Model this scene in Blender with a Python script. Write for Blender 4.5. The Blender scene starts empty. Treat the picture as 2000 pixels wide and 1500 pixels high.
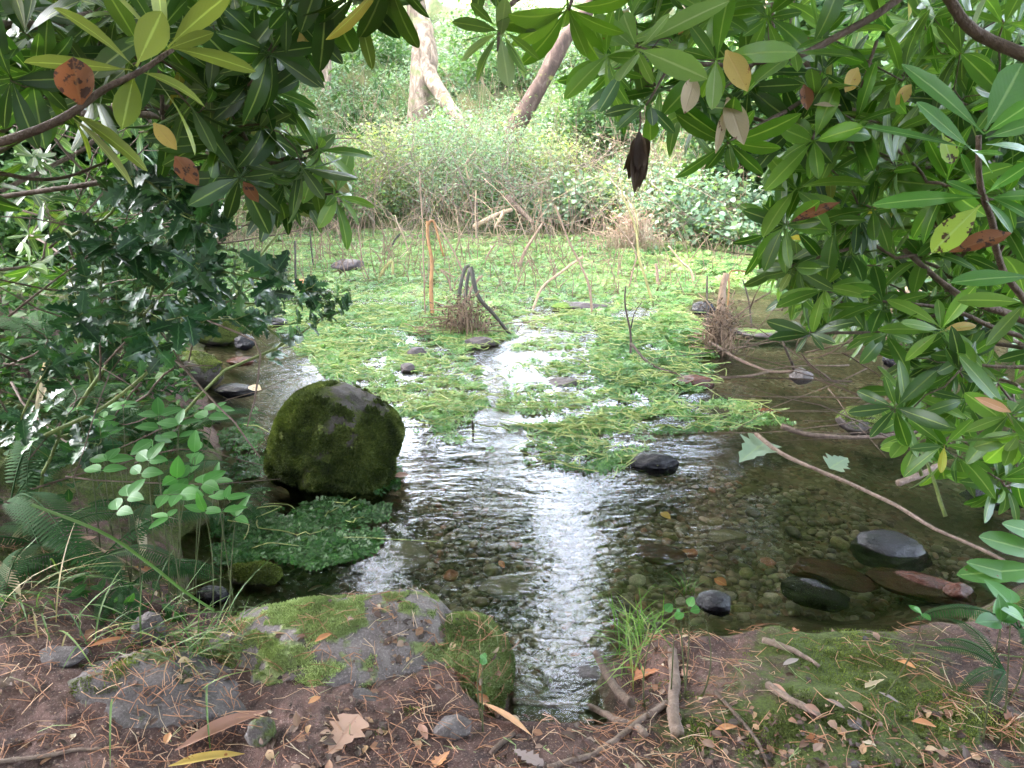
import bpy, math, random
import numpy as np
from math import radians as R_, sin, cos, pi

random.seed(7)
rng = np.random.default_rng(7)
S = bpy.context.scene
COL = S.collection

# ------------------------------------------------------------------ camera
CAM = np.array([0.0, 0.0, 1.3]); PITCH = R_(20.0); F = 1428.0
cd = bpy.data.cameras.new('camera'); cam = bpy.data.objects.new('camera', cd); COL.objects.link(cam)
cam.location = CAM; cam.rotation_euler = (pi/2 - PITCH, 0, 0)
cd.sensor_width = 36.0; cd.lens = 36.0*F/2000.0; cd.clip_start = 0.05; cd.clip_end = 400
S.camera = cam

# ------------------------------------------------------------------ sky, sun, exposure
SUN_EL, SUN_AZ = R_(60), R_(292)     # azimuth clockwise from +Y
w = bpy.data.worlds.new('World'); S.world = w; w.use_nodes = True
nt = w.node_tree; bg = nt.nodes['Background']
sky = nt.nodes.new('ShaderNodeTexSky'); sky.sky_type = 'NISHITA'; sky.sun_disc = False
sky.sun_elevation = SUN_EL; sky.sun_rotation = SUN_AZ; sky.air_density = 1.0; sky.dust_density = 6.0; sky.ozone_density = 1.0
hs = nt.nodes.new('ShaderNodeHueSaturation'); hs.inputs['Saturation'].default_value = 0.6; hs.inputs['Value'].default_value = 4.2
nt.links.new(sky.outputs[0], hs.inputs['Color']); nt.links.new(hs.outputs[0], bg.inputs[0])
bg.inputs[1].default_value = 0.15
sl = bpy.data.lights.new('sun', 'SUN'); sl.energy = 1.5; sl.angle = R_(4); sl.color = (1, .96, .88)
so = bpy.data.objects.new('sun', sl); COL.objects.link(so)
so.rotation_euler = (pi/2 - SUN_EL, 0, pi - SUN_AZ)
S.view_settings.view_transform = 'Standard'; S.view_settings.look = 'None'
S.view_settings.exposure = 3.38; S.view_settings.gamma = 1.0
S.render.engine = 'CYCLES'
cy = S.cycles
cy.use_denoising = True
try: cy.denoiser = 'OPENIMAGEDENOISE'
except Exception: pass
cy.max_bounces = 7; cy.diffuse_bounces = 3; cy.glossy_bounces = 3; cy.transmission_bounces = 4; cy.transparent_max_bounces = 12
cy.caustics_reflective = False; cy.caustics_refractive = False
cy.sample_clamp_indirect = 4.0

# ------------------------------------------------------------------ maths helpers
FW = np.array([0, cos(PITCH), -sin(PITCH)]); UP = np.array([0, sin(PITCH), cos(PITCH)]); RT = np.array([1.0, 0, 0])
def ray(px, py):
    px = np.asarray(px, float); py = np.asarray(py, float)
    return FW + ((px-1000)/F)[..., None]*RT + ((750-py)/F)[..., None]*UP
def D(px, py, d):                      # point seen at (px,py) of the 2000x1500 photo, d metres in front of the camera
    return CAM + ray(px, py)*np.asarray(d, float)[..., None]
def P(px, py, z=0.0):                  # point seen at (px,py) on the level z
    r = ray(px, py); t = (np.asarray(z, float)-CAM[2])/r[..., 2]
    return CAM + r*t[..., None]
def nrm(v):
    v = np.asarray(v, float); return v/np.maximum(np.linalg.norm(v, axis=-1, keepdims=True), 1e-9)
def sstep(a, b, x):
    t = np.clip((x-a)/(b-a), 0, 1); return t*t*(3-2*t)
_tab = np.random.default_rng(3).random((64, 64, 64))
def vnoise(p):
    p = np.asarray(p, float); i = np.floor(p).astype(int); f = p-i; f = f*f*(3-2*f)
    r = 0
    for dx in (0, 1):
        for dy in (0, 1):
            for dz in (0, 1):
                wgt = (f[..., 0] if dx else 1-f[..., 0])*(f[..., 1] if dy else 1-f[..., 1])*(f[..., 2] if dz else 1-f[..., 2])
                r = r + wgt*_tab[(i[..., 0]+dx) % 64, (i[..., 1]+dy) % 64, (i[..., 2]+dz) % 64]
    return r
def fbm(p, sc=1.0, oc=4, seed=0):      # about -0.5 .. 0.5
    p = np.asarray(p, float)*sc+seed*7.31; a = 1; t = 0; s = 0
    for k in range(oc):
        t = t+a*(vnoise(p)-.5); s += a; a *= .5; p = p*2.03+11.7
    return t/s*1.4
def fbm2(x, y, sc=1.0, oc=4, seed=0):
    return fbm(np.stack([x, y, np.zeros_like(x)], -1), sc, oc, seed)
def inpoly(x, y, poly):
    poly = np.asarray(poly, float); c = np.zeros(np.shape(x), bool); n = len(poly); j = n-1
    for i in range(n):
        xi, yi = poly[i]; xj, yj = poly[j]
        if yi != yj:
            c ^= ((yi > y) != (yj > y)) & (x < (xj-xi)*(y-yi)/(yj-yi)+xi)
        j = i
    return c
def sdf(x, y, poly):                   # > 0 outside
    poly = np.asarray(poly, float); d = np.full(np.shape(x), 1e9); n = len(poly)
    for i in range(n):
        a = poly[i]; b = poly[(i+1) % n]; e = b-a; q = max(e@e, 1e-12)
        t = np.clip(((x-a[0])*e[0]+(y-a[1])*e[1])/q, 0, 1)
        d = np.minimum(d, (x-a[0]-t*e[0])**2+(y-a[1]-t*e[1])**2)
    d = np.sqrt(d); return np.where(inpoly(x, y, poly), -d, d)
def pxpoly(pts, z=0.0):
    a = np.array(pts, float); return P(a[:, 0], a[:, 1], z)[:, :2]
def sample_px(poly, n, g=None):        # random pixels inside a polygon of the picture, to be given real depths
    g = g or rng; poly = np.array(poly, float); lo = poly.min(0); hi = poly.max(0); out = []
    k = 0
    while k < n:
        q = lo+(hi-lo)*g.random((n*3, 2)); q = q[inpoly(q[:, 0], q[:, 1], poly)]; out.append(q); k += len(q)
    return np.concatenate(out)[:n]
def sample_poly(poly, n, g=None): return sample_px(poly, n, g)

# ------------------------------------------------------------------ mesh building
class MB:
    def __init__(s): s.v = []; s.q = []; s.t = []; s.u = []; s.r = []; s.n = 0
    def add(s, v, q=None, t=None, u=None, r=0.5):
        v = np.asarray(v, float).reshape(-1, 3); k = len(v); s.v.append(v)
        if q is not None and len(q): s.q.append(np.asarray(q, np.int64).reshape(-1, 4)+s.n)
        if t is not None and len(t): s.t.append(np.asarray(t, np.int64).reshape(-1, 3)+s.n)
        s.u.append(np.zeros((k, 2)) if u is None else np.asarray(u, float).reshape(-1, 2))
        s.r.append(np.full(k, float(r)) if np.ndim(r) == 0 else np.asarray(r, float).reshape(-1)); s.n += k
    def build(s, name, m, parent=None, smooth=True, extra=None):
        me = bpy.data.meshes.new(name)
        o = bpy.data.objects.new(name, me); COL.objects.link(o)
        if s.n:
            v = np.concatenate(s.v); q = np.concatenate(s.q) if s.q else np.zeros((0, 4), int); t = np.concatenate(s.t) if s.t else np.zeros((0, 3), int)
            off = np.zeros(3)
            if parent is not None: off = np.array(parent.location)
            v = v-off
            me.vertices.add(len(v)); me.vertices.foreach_set('co', v.astype(np.float32).ravel())
            nl = q.size+t.size; me.loops.add(nl)
            me.loops.foreach_set('vertex_index', np.concatenate([q.ravel(), t.ravel()]).astype(np.int32))
            me.polygons.add(len(q)+len(t))
            ls = np.concatenate([np.arange(len(q))*4, len(q)*4+np.arange(len(t))*3]).astype(np.int32)
            me.polygons.foreach_set('loop_start', ls)
            me.update(calc_edges=True)
            me.polygons.foreach_set('use_smooth', np.full(len(q)+len(t), smooth))
            a = me.attributes.new('luv', 'FLOAT_VECTOR', 'POINT'); u = np.concatenate(s.u)
            a.data.foreach_set('vector', np.c_[u, np.zeros(len(u))].astype(np.float32).ravel())
            a = me.attributes.new('rnd', 'FLOAT', 'POINT'); a.data.foreach_set('value', np.concatenate(s.r).astype(np.float32))
            for nm, val in (extra or {}).items():
                a = me.attributes.new(nm, 'FLOAT', 'POINT'); a.data.foreach_set('value', np.asarray(val, np.float32))
        if m is not None: me.materials.append(m)
        if parent is not None: o.parent = parent
        return o
def tag(o, label=None, cat=None, group=None, kind=None):
    if label: o['label'] = label
    if cat: o['category'] = cat
    if group: o['group'] = group
    if kind: o['kind'] = kind
    return o
def empty(name, loc, label, cat, group=None):
    o = bpy.data.objects.new(name, None); COL.objects.link(o); o.location = [float(c) for c in loc]; o.empty_display_size = .1
    return tag(o, label, cat, group)

def tube(mb, pts, rad, sides=6, r=0.5, wob=0.0, cap=True):
    pts = np.asarray(pts, float); n = len(pts); rad = np.broadcast_to(np.asarray(rad, float), (n,)).copy()
    tg = nrm(np.gradient(pts, axis=0)); a = np.array([0, 0, 1.0]) if abs(tg[0][2]) < .9 else np.array([1.0, 0, 0])
    u = nrm(np.cross(tg[0], a)); vs = []
    ang = np.arange(sides)*2*pi/sides
    for i in range(n):
        u = nrm(u-tg[i]*(u@tg[i])); b = np.cross(tg[i], u)
        rr = rad[i]*(1+wob*(rng.random(sides)-.5)*2) if wob else rad[i]
        vs.append(pts[i]+(np.cos(ang)*rr)[:, None]*u+(np.sin(ang)*rr)[:, None]*b)
    V = np.concatenate(vs); i = np.arange(n-1)[:, None]*sides; j = np.arange(sides)[None]; k = (j+1) % sides
    Q = np.stack([i+j, i+k, i+sides+k, i+sides+j], -1).reshape(-1, 4)
    T = []
    if cap:
        V = np.concatenate([V, [pts[0]], [pts[-1]]]); c0 = n*sides
        T = [(c0, (a_+1) % sides, a_) for a_ in range(sides)]+[(c0+1, (n-1)*sides+a_, (n-1)*sides+(a_+1) % sides) for a_ in range(sides)]
    arc = np.concatenate([[0], np.cumsum(np.linalg.norm(np.diff(pts, axis=0), axis=1))])
    U = np.stack([np.tile(ang, n), np.repeat(arc, sides)], -1)
    if cap: U = np.concatenate([U, [[0, 0]], [[0, arc[-1]]]])
    mb.add(V, Q, T, U, r)
def spline(ctrl, n):
    c = np.asarray(ctrl, float); c = np.concatenate([[2*c[0]-c[1]], c, [2*c[-1]-c[-2]]]); m = len(c)-3
    t = np.linspace(0, m-1e-6, n); i = t.astype(int); f = (t-i)[:, None]
    a, b, d, e = c[i], c[i+1], c[i+2], c[i+3]
    return .5*((2*b)+(-a+d)*f+(2*a-5*b+4*d-e)*f*f+(-a+3*b-3*d+e)*f**3)
def wobble(pts, amp, sc, seed=None):
    pts = np.asarray(pts, float); s = random.random()*50 if seed is None else seed
    o = np.stack([fbm(pts, sc, 3, s+k*3.7) for k in range(3)], -1); return pts+o*amp

# leaf blades: cross rows at ys with half widths ws (3 columns)
def T_(ys, ws, cols=3):
    ys = np.array(ys, float); ws = np.array(ws, float); xs = np.linspace(-1, 1, cols)
    x = (ws[:, None]*xs[None]).ravel()*.5; y = np.repeat(ys, cols); u = np.tile(xs, len(ys))
    q = [(i*cols+j, i*cols+j+1, (i+1)*cols+j+1, (i+1)*cols+j) for i in range(len(ys)-1) for j in range(cols-1)]
    return dict(x=x, y=y, u=u, q=np.array(q))
RHODO = T_([0, .1, .2, .35, .52, .7, .86, .95, 1], [.09, .1, .38, .76, .97, 1, .72, .38, .03])
RHODO_LO = T_([0, .12, .4, .75, 1], [.1, .12, .85, .95, .04])
LANCE = T_([0, .3, .65, 1], [.12, .9, .8, .03])
TINY = dict(x=np.array([0, .5, 0, -.5]), y=np.array([0, .5, 1, .5]), u=np.array([0, 1, 0, -1.]), q=np.array([[0, 1, 2, 3]]))
ROUND = T_([0, .25, .7, 1], [.25, 1, .95, .25])
OVATE = T_([0, .06, .14, .3, .5, .7, .87, 1], [.05, .07, .62, .97, 1, .78, .42, .02])
HOLLY = T_([0, .07, .16, .24, .33, .42, .52, .61, .7, .79, .88, 1], [.1, .12, .95, .5, 1.15, .55, 1.12, .52, .95, .4, .55, .01])
OAK = T_([0, .06, .14, .22, .3, .39, .48, .57, .66, .75, .84, .93, 1], [.05, .06, .45, .28, .72, .42, 1, .55, .98, .6, .75, .5, .1], 5)
MAPLE = T_([0, .05, .12, .2, .3, .4, .5, .6, .7, .8, .9, 1], [.05, .3, .9, 1.15, .75, 1.3, .7, .75, .45, .5, .2, .02], 5)
GRASS = T_([0, .25, .5, .75, 1], [.7, 1, .85, .5, .02])
DRY = T_(np.linspace(0, 1, 11), [.1, .35, .7, .9, 1, 1, .96, .86, .66, .36, .03], 5)

def leaves(mb, pos, d, n, L, W, T, droop=.15, fold=.12, rnd=None, wavy=0.0, curl=0.0):
    pos = np.asarray(pos, float).reshape(-1, 3); N = len(pos)
    if not N: return
    d = nrm(np.broadcast_to(d, (N, 3))); n = np.broadcast_to(n, (N, 3)); n = nrm(n-d*(n*d).sum(-1, keepdims=True)); r = np.cross(d, n)
    bc = lambda a: np.broadcast_to(np.asarray(a, float), (N,))[:, None]
    L = bc(L); W = bc(W); droop = bc(droop); fold = bc(fold); x = T['x'][None]; y = T['y'][None]; ax = np.abs(x)
    ph = rng.random((N, 1))*6.28
    z = fold*ax*W-droop*y*y*L+wavy*W*np.sin(y*11+ph+np.sign(x)*1.3)*ax+curl*W*(x*x)*4
    yy = y*L*(1-.25*np.abs(droop)*y)
    V = pos[:, None]+r[:, None]*(x*W)[..., None]+d[:, None]*yy[..., None]+n[:, None]*z[..., None]
    K = len(T['x']); Q = (T['q'][None]+(np.arange(N)*K)[:, None, None]).reshape(-1, 4)
    U = np.stack([np.broadcast_to(T['u'][None], (N, K)), np.broadcast_to(y, (N, K))], -1)
    rnd = rng.random(N) if rnd is None else np.broadcast_to(rnd, (N,))
    mb.add(V, Q, None, U, np.repeat(rnd, K))
def rdir(n, g=None):
    g = g or rng; return nrm(g.normal(size=(n, 3)))

def grow(base, pts, r_tip=.002, power=.5, base_r=None, seg=5, sag=.06, sides=5, mb=None, sd=.5, wood=None):
    """connect scattered tips to a base by a branching tree; returns the parent position and direction of every tip"""
    base = np.asarray(base, float); pts = np.asarray(pts, float)
    o = np.argsort(np.linalg.norm(pts-base, axis=1)); n = len(pts); par = np.full(n, -1)
    nodes = np.vstack([base, pts[o]]); dist = np.linalg.norm(nodes-base, axis=1); pr = np.zeros(n+1, int)
    cost = np.zeros(n+1)
    for i in range(1, n+1):
        dd = np.linalg.norm(nodes[:i]-nodes[i], axis=1); c = dd+.25*cost[:i]; j = int(np.argmin(c)); pr[i] = j; cost[i] = cost[j]+dd[j]
    cnt = np.ones(n+1)
    for i in range(n, 0, -1): cnt[pr[i]] += cnt[i]
    rad = r_tip*cnt**power
    if base_r: rad = np.minimum(rad, base_r)
    dirs = np.zeros((n, 3))
    for i in range(1, n+1):
        a = nodes[pr[i]]; b = nodes[i]; l = np.linalg.norm(b-a); dirs[i-1] = nrm(b-a)
        if mb is None: continue
        t = np.linspace(0, 1, seg)[:, None]; pin = nrm(a-nodes[pr[pr[i]]]) if pr[i] else np.array([0, 0, 1.])
        h = a+pin*l*.4; p = (1-t)**2*a+2*t*(1-t)*h+t*t*b
        p[1:-1] += rng.normal(size=(seg-2, 3))*l*.03; p[1:-1, 2] -= sag*l
        r0 = min(rad[pr[i]], rad[i]*1.25)
        tube(mb, p, np.linspace(r0, rad[i], seg), sides if rad[i] < .012 else sides+3, sd)
    dr = np.zeros((n, 3)); dr[o] = dirs; tip = np.zeros(n, bool); tip[o] = cnt[1:] < 1.5
    return dr, tip

# ------------------------------------------------------------------ materials
def mat(name):
    m = bpy.data.materials.new(name); m.use_nodes = True; nt = m.node_tree
    for n_ in list(nt.nodes): nt.nodes.remove(n_)
    out = nt.nodes.new('ShaderNodeOutputMaterial'); return m, nt, out
class G:
    def __init__(s, nt): s.nt = nt
    def n(s, t, **k):
        x = s.nt.nodes.new(t)
        for a, b in k.items():
            if hasattr(x, a): setattr(x, a, b)
        return x
    def l(s, a, b): s.nt.links.new(a, b)
    def val(s, sock, v):
        if hasattr(v, 'is_linked'): s.l(v, sock)
        else:
            if isinstance(v, tuple) and len(v) == 3: v = (*v, 1)
            sock.default_value = v
    def attr(s, nm, out='Fac'): return s.n('ShaderNodeAttribute', attribute_name=nm).outputs[out]
    def pos(s): return s.n('ShaderNodeTexCoord').outputs['Object']
    def scl(s, v, xyz):
        m = s.n('ShaderNodeMapping'); s.l(v, m.inputs[0]); m.inputs['Scale'].default_value = xyz; return m.outputs[0]
    def noise(s, v, sc, det=4, rough=.55, dist=0, col=False):
        x = s.n('ShaderNodeTexNoise'); s.l(v, x.inputs['Vector']); x.inputs['Scale'].default_value = sc; x.inputs['Detail'].default_value = det
        x.inputs['Roughness'].default_value = rough; x.inputs['Distortion'].default_value = dist; return x.outputs['Color' if col else 'Fac']
    def vor(s, v, sc, out='Color', feat='F1'):
        x = s.n('ShaderNodeTexVoronoi'); x.feature = feat; s.l(v, x.inputs['Vector']); x.inputs['Scale'].default_value = sc; return x.outputs[out]
    def ramp(s, f, st, interp='LINEAR'):
        x = s.n('ShaderNodeValToRGB'); s.l(f, x.inputs[0]); cr = x.color_ramp; cr.interpolation = interp
        while len(cr.elements) > 1: cr.elements.remove(cr.elements[-1])
        for i, (p, c) in enumerate(st):
            e = cr.elements[0] if i == 0 else cr.elements.new(p); e.position = p
            e.color = (c, c, c, 1) if not isinstance(c, tuple) else (*c, 1)
        return x.outputs[0]
    def mix(s, f, a, b, bt='MIX'):
        x = s.n('ShaderNodeMix'); x.data_type = 'RGBA'; x.blend_type = bt
        s.val(x.inputs[0], f); s.val(x.inputs[6], a); s.val(x.inputs[7], b); return x.outputs[2]
    def m(s, op, a, b=0.0, c=0.0):
        x = s.n('ShaderNodeMath'); x.operation = op; s.val(x.inputs[0], a); s.val(x.inputs[1], b); s.val(x.inputs[2], c); return x.outputs[0]
    def bump(s, h, st=.4, d=.01):
        x = s.n('ShaderNodeBump'); s.l(h, x.inputs['Height']); x.inputs['Strength'].default_value = st; x.inputs['Distance'].default_value = d; return x.outputs[0]
    def bsdf(s, col, rough=.6, spec=.5, normal=None, **k):
        x = s.n('ShaderNodeBsdfPrincipled'); s.val(x.inputs['Base Color'], col); s.val(x.inputs['Roughness'], rough); s.val(x.inputs['Specular IOR Level'], spec)
        if normal is not None: s.l(normal, x.inputs['Normal'])
        for a, b in k.items(): s.val(x.inputs[a.replace('_', ' ')], b)
        return x.outputs[0]
    def sep(s, v):
        x = s.n('ShaderNodeSeparateXYZ'); s.l(v, x.inputs[0]); return x.outputs

def leafmat(name, stops, rough=.4, trans=.3, back=(.16, .22, .10), backf=.5, rib=(.35, .45, .15), ribf=.6, spots=0.0, spot=(.16, .06, .02), veins=0.0, spec=.5, tcol=None, mott=.35):
    m, nt, out = mat(name); g = G(nt)
    rnd = g.attr('rnd'); uv = g.attr('luv', 'Vector'); x, y, _ = g.sep(uv); ax = g.m('ABSOLUTE', x)
    c = g.ramp(rnd, stops); p = g.pos()
    nz = g.noise(p, 35, 3); c = g.mix(g.m('MULTIPLY', nz, mott), c, g.mix(1.0, c, (.45, .45, .4), 'MULTIPLY'))
    if spots:
        sp = g.ramp(g.noise(p, 60, 3, .6), [(.0, 0.), (.74-spots, 0.), (.78-spots, 1.)]); c = g.mix(sp, c, spot)
    c = g.mix(g.m('MULTIPLY', g.n('ShaderNodeNewGeometry').outputs['Backfacing'], backf), c, back)
    rb = g.ramp(ax, [(0, 1.), (.05, .8), (.12, 0.)]); c = g.mix(g.m('MULTIPLY', rb, ribf), c, rib)
    h = g.m('ADD', g.m('MULTIPLY', rb, -.6), g.m('MULTIPLY', g.m('SINE', g.m('MULTIPLY', g.m('SUBTRACT', y, g.m('MULTIPLY', ax, .28)), 75.)), .05))
    h = g.m('ADD', h, g.m('MULTIPLY', nz, .5))
    bp = g.bump(h, .3, .0025)
    b = g.bsdf(c, rough, spec, bp)
    if trans:
        t = g.n('ShaderNodeBsdfTranslucent'); g.l(g.mix(1.0, c, tcol or (1.5, 1.7, .6), 'MULTIPLY'), t.inputs[0])
        mx = g.n('ShaderNodeMixShader'); mx.inputs[0].default_value = trans; g.l(b, mx.inputs[1]); g.l(t.outputs[0], mx.inputs[2]); b = mx.outputs[0]
    g.l(b, out.inputs[0]); return m
def barkmat(name, stops, sc=18, rough=.85, moss=0.0, mossc=(.10, .14, .03), spec=.3, bstr=.6):
    m, nt, out = mat(name); g = G(nt); p = g.pos(); v = g.scl(p, (1, 1, .45))
    n1 = g.noise(v, sc, 6, .65, .6); c = g.ramp(n1, stops); n2 = g.noise(v, sc*4, 4)
    c = g.mix(g.m('MULTIPLY', n2, .35), c, (.05, .04, .035))
    if moss: c = g.mix(g.ramp(g.noise(p, sc*.3, 5), [(.0, 0.), (.62-moss, 0.), (.7-moss, 1.)]), c, mossc)
    g.l(g.bsdf(c, rough, spec, g.bump(g.m('ADD', n1, g.m('MULTIPLY', n2, .4)), bstr, .02)), out.inputs[0]); return m
def stonemat(name, c1, c2, moss=.0, mossc=((.045, .07, .012), (.13, .17, .03)), rough=.8, spec=.4, sc=9, wet=False, speck=.22):
    m, nt, out = mat(name); g = G(nt); p = g.pos()
    n1 = g.noise(p, sc, 6, .62); c = g.ramp(n1, [(.3, c1), (.7, c2)])
    gr = g.noise(p, 190, 3, .7); c = g.mix(g.ramp(gr, [(.52, 0.), (.72, speck)]), c, tuple(min(1, k*2.4+.05) for k in c2))
    c = g.mix(g.ramp(gr, [(.3, speck), (.42, 0.)]), c, tuple(k*.3 for k in c1))
    h = g.m('ADD', g.m('MULTIPLY', n1, 1.6), g.m('MULTIPLY', gr, .5)); rg = rough
    if moss:
        mk = g.attr('moss'); n3 = g.noise(p, 22, 5, .65)
        f = g.ramp(g.m('ADD', mk, g.m('MULTIPLY', g.m('SUBTRACT', n3, .5), .9)), [(.42, 0.), (.56, 1.)])
        mc = g.ramp(g.noise(p, 130, 4, .7), [(.3, mossc[0]), (.7, mossc[1])]); c = g.mix(f, c, mc)
        h = g.m('ADD', h, g.m('MULTIPLY', f, g.m('ADD', .7, g.noise(p, 260, 3))))
        rg = g.m('ADD', g.m('MULTIPLY', f, .98-rough), rough)
    g.l(g.bsdf(c, rg, spec, g.bump(h, .75, .008)), out.inputs[0]); return m

M = {}
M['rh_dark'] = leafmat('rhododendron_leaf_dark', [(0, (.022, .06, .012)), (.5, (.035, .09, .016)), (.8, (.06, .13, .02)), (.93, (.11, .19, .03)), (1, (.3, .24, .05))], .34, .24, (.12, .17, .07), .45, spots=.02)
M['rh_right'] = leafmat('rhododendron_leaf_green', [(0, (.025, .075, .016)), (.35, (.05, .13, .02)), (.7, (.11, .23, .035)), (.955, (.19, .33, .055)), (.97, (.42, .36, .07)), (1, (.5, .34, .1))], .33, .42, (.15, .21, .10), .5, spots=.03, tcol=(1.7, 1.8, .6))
M['rh_near'] = leafmat('rhododendron_leaf_near', [(0, (.07, .2, .035)), (.6, (.1, .25, .05)), (.9, (.12, .28, .06)), (1, (.3, .42, .07))], .36, .28, (.2, .3, .14), .4, rib=(.35, .5, .2), spots=.02)
M['rh_under'] = leafmat('rhododendron_leaf_olive', [(0, (.09, .12, .02)), (.6, (.13, .17, .03)), (1, (.19, .22, .04))], .42, .45, (.19, .21, .08), .75, rib=(.4, .45, .2), spots=.0)
M['rh_pale'] = leafmat('rhododendron_leaf_pale', [(0, (.1, .2, .04)), (.6, (.16, .27, .07)), (1, (.22, .34, .09))], .42, .4, (.3, .36, .22), .7, rib=(.45, .5, .3))
M['rh_spot'] = leafmat('rhododendron_leaf_spotted', [(0, (.3, .42, .06)), (1, (.36, .48, .08))], .38, .3, (.3, .36, .12), .4, rib=(.4, .5, .2), spots=.17, spot=(.06, .03, .012))
M['dead_yel'] = leafmat('withered_leaf_yellow', [(0, (.55, .4, .1)), (1, (.62, .46, .14))], .6, .35, (.6, .45, .2), .3, (.6, .4, .15), .4, spots=.12, spot=(.3, .12, .04), tcol=(1.2, 1.0, .5))
M['dead_brn'] = leafmat('withered_leaf_brown', [(0, (.16, .05, .018)), (.5, (.24, .09, .03)), (1, (.33, .14, .05))], .6, .3, (.25, .12, .05), .4, (.3, .15, .07), .4, spots=.2, spot=(.05, .02, .012), tcol=(1.2, .9, .5))
M['dead_dark'] = leafmat('withered_leaf_dark', [(0, (.035, .02, .014)), (1, (.08, .045, .03))], .65, .15, (.08, .05, .035), .4, (.14, .08, .05), .4)
M['dead_pale'] = leafmat('withered_leaf_pale', [(0, (.42, .34, .22)), (.5, (.5, .4, .27)), (1, (.36, .3, .2))], .6, .3, (.45, .38, .26), .4, (.4, .3, .2), .3, spots=.12, spot=(.15, .07, .04), tcol=(1.1, 1., .6))
M['dead_oran'] = leafmat('fallen_leaf_orange', [(0, (.5, .2, .09)), (.5, (.6, .3, .14)), (1, (.68, .38, .2))], .55, .25, (.6, .34, .2), .4, (.7, .45, .25), .5, spots=.05, tcol=(1.2, .9, .5))
M['dead_pink'] = leafmat('fallen_leaf_pinkish', [(0, (.32, .19, .15)), (.5, (.4, .22, .16)), (1, (.46, .28, .2))], .6, .15, (.4, .26, .2), .4, (.3, .15, .1), .5, spots=.08, spot=(.12, .06, .05), tcol=(1.2, .9, .6))
M['dead_grey'] = leafmat('fallen_leaf_grey', [(0, (.17, .13, .12)), (.5, (.24, .18, .17)), (1, (.3, .24, .22))], .7, .1, (.22, .17, .16), .4, (.2, .14, .12), .4, spots=.05, spot=(.08, .05, .045), tcol=(1, .9, .7))
M['holly'] = leafmat('holly_leaf', [(0, (.01, .04, .015)), (.5, (.02, .07, .024)), (.9, (.04, .12, .038)), (1, (.08, .2, .05))], .28, .12, (.05, .09, .045), .5, rib=(.1, .2, .08), ribf=.7, spec=.5)
M['fern'] = leafmat('fern_leaf', [(0, (.016, .055, .018)), (.6, (.028, .085, .025)), (1, (.06, .16, .04))], .75, .3, (.05, .11, .04), .4, ribf=.2, spec=.2)
M['herb'] = leafmat('herb_leaf', [(0, (.045, .16, .035)), (.5, (.07, .22, .05)), (1, (.11, .3, .07))], .45, .3, (.12, .24, .1), .5, rib=(.14, .32, .1), ribf=.5)
M['grass'] = leafmat('grass_blade', [(0, (.04, .09, .02)), (.5, (.08, .16, .03)), (.75, (.13, .22, .05)), (.85, (.3, .24, .12)), (1, (.4, .33, .14))], .5, .3, (.1, .2, .05), .3, ribf=.2)
M['grass_brt'] = leafmat('grass_blade_bright', [(0, (.09, .2, .03)), (.6, (.16, .3, .05)), (.9, (.25, .4, .1)), (1, (.45, .4, .2))], .5, .35, (.15, .28, .07), .3, ribf=.2)
M['cress'] = leafmat('watercress_leaf', [(0, (.035, .11, .035)), (.4, (.09, .21, .065)), (.7, (.17, .31, .1)), (.9, (.27, .4, .15)), (1, (.4, .38, .19))], .4, .3, (.2, .34, .1), .3, ribf=.2)
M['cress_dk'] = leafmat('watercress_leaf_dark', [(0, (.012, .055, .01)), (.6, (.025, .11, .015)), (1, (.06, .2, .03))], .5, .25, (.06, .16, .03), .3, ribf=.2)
M['bush_g'] = leafmat('bush_leaf_green', [(0, (.03, .09, .03)), (.5, (.08, .17, .06)), (1, (.17, .28, .11))], .5, .3, (.12, .2, .09), .4, ribf=.2)
M['bush_b'] = leafmat('bush_leaf_bluish', [(0, (.05, .11, .06)), (.5, (.1, .18, .11)), (1, (.23, .3, .21))], .5, .28, (.2, .27, .18), .5, ribf=.2)
M['bush_y'] = leafmat('bush_leaf_yellowish', [(0, (.1, .15, .07)), (.5, (.17, .21, .1)), (1, (.34, .33, .2))], .5, .35, (.3, .34, .14), .4, ribf=.2)
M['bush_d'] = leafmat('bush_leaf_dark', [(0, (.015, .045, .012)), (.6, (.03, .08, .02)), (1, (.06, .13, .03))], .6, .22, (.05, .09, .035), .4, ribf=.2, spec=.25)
M['crown'] = leafmat('tree_crown_leaf', [(0, (.05, .13, .03)), (.5, (.09, .2, .04)), (1, (.16, .3, .06))], .5, .4, (.12, .22, .08), .4, ribf=.2)
M['moss_tuft'] = leafmat('moss_tuft', [(0, (.03, .04, .01)), (.35, (.08, .1, .02)), (.7, (.15, .19, .035)), (1, (.26, .3, .07))], .8, .2, (.12, .16, .03), .2, ribf=0)
M['moss_brt'] = leafmat('moss_tuft_bright', [(0, (.07, .09, .03)), (.4, (.16, .2, .06)), (.75, (.27, .34, .13)), (1, (.42, .48, .22))], .8, .25, (.2, .3, .06), .2, ribf=0)
M['moss_pale'] = leafmat('moss_tuft_pale', [(0, (.11, .14, .06)), (.4, (.22, .27, .12)), (.75, (.34, .4, .21)), (1, (.5, .55, .34))], .8, .25, (.2, .3, .1), .2, ribf=0)
M['moss_dull'] = leafmat('moss_tuft_dull', [(0, (.025, .035, .01)), (.35, (.065, .09, .022)), (.7, (.13, .165, .042)), (1, (.24, .28, .08))], .9, .15, (.08, .1, .03), .2, ribf=0)
M['twig_brn'] = barkmat('twig_bark', [(.3, (.09, .06, .045)), (.7, (.2, .14, .11))], 60, .75)
M['twig_dk'] = barkmat('twig_bark_dark', [(.3, (.035, .025, .02)), (.7, (.09, .065, .05))], 50, .7)
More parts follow.
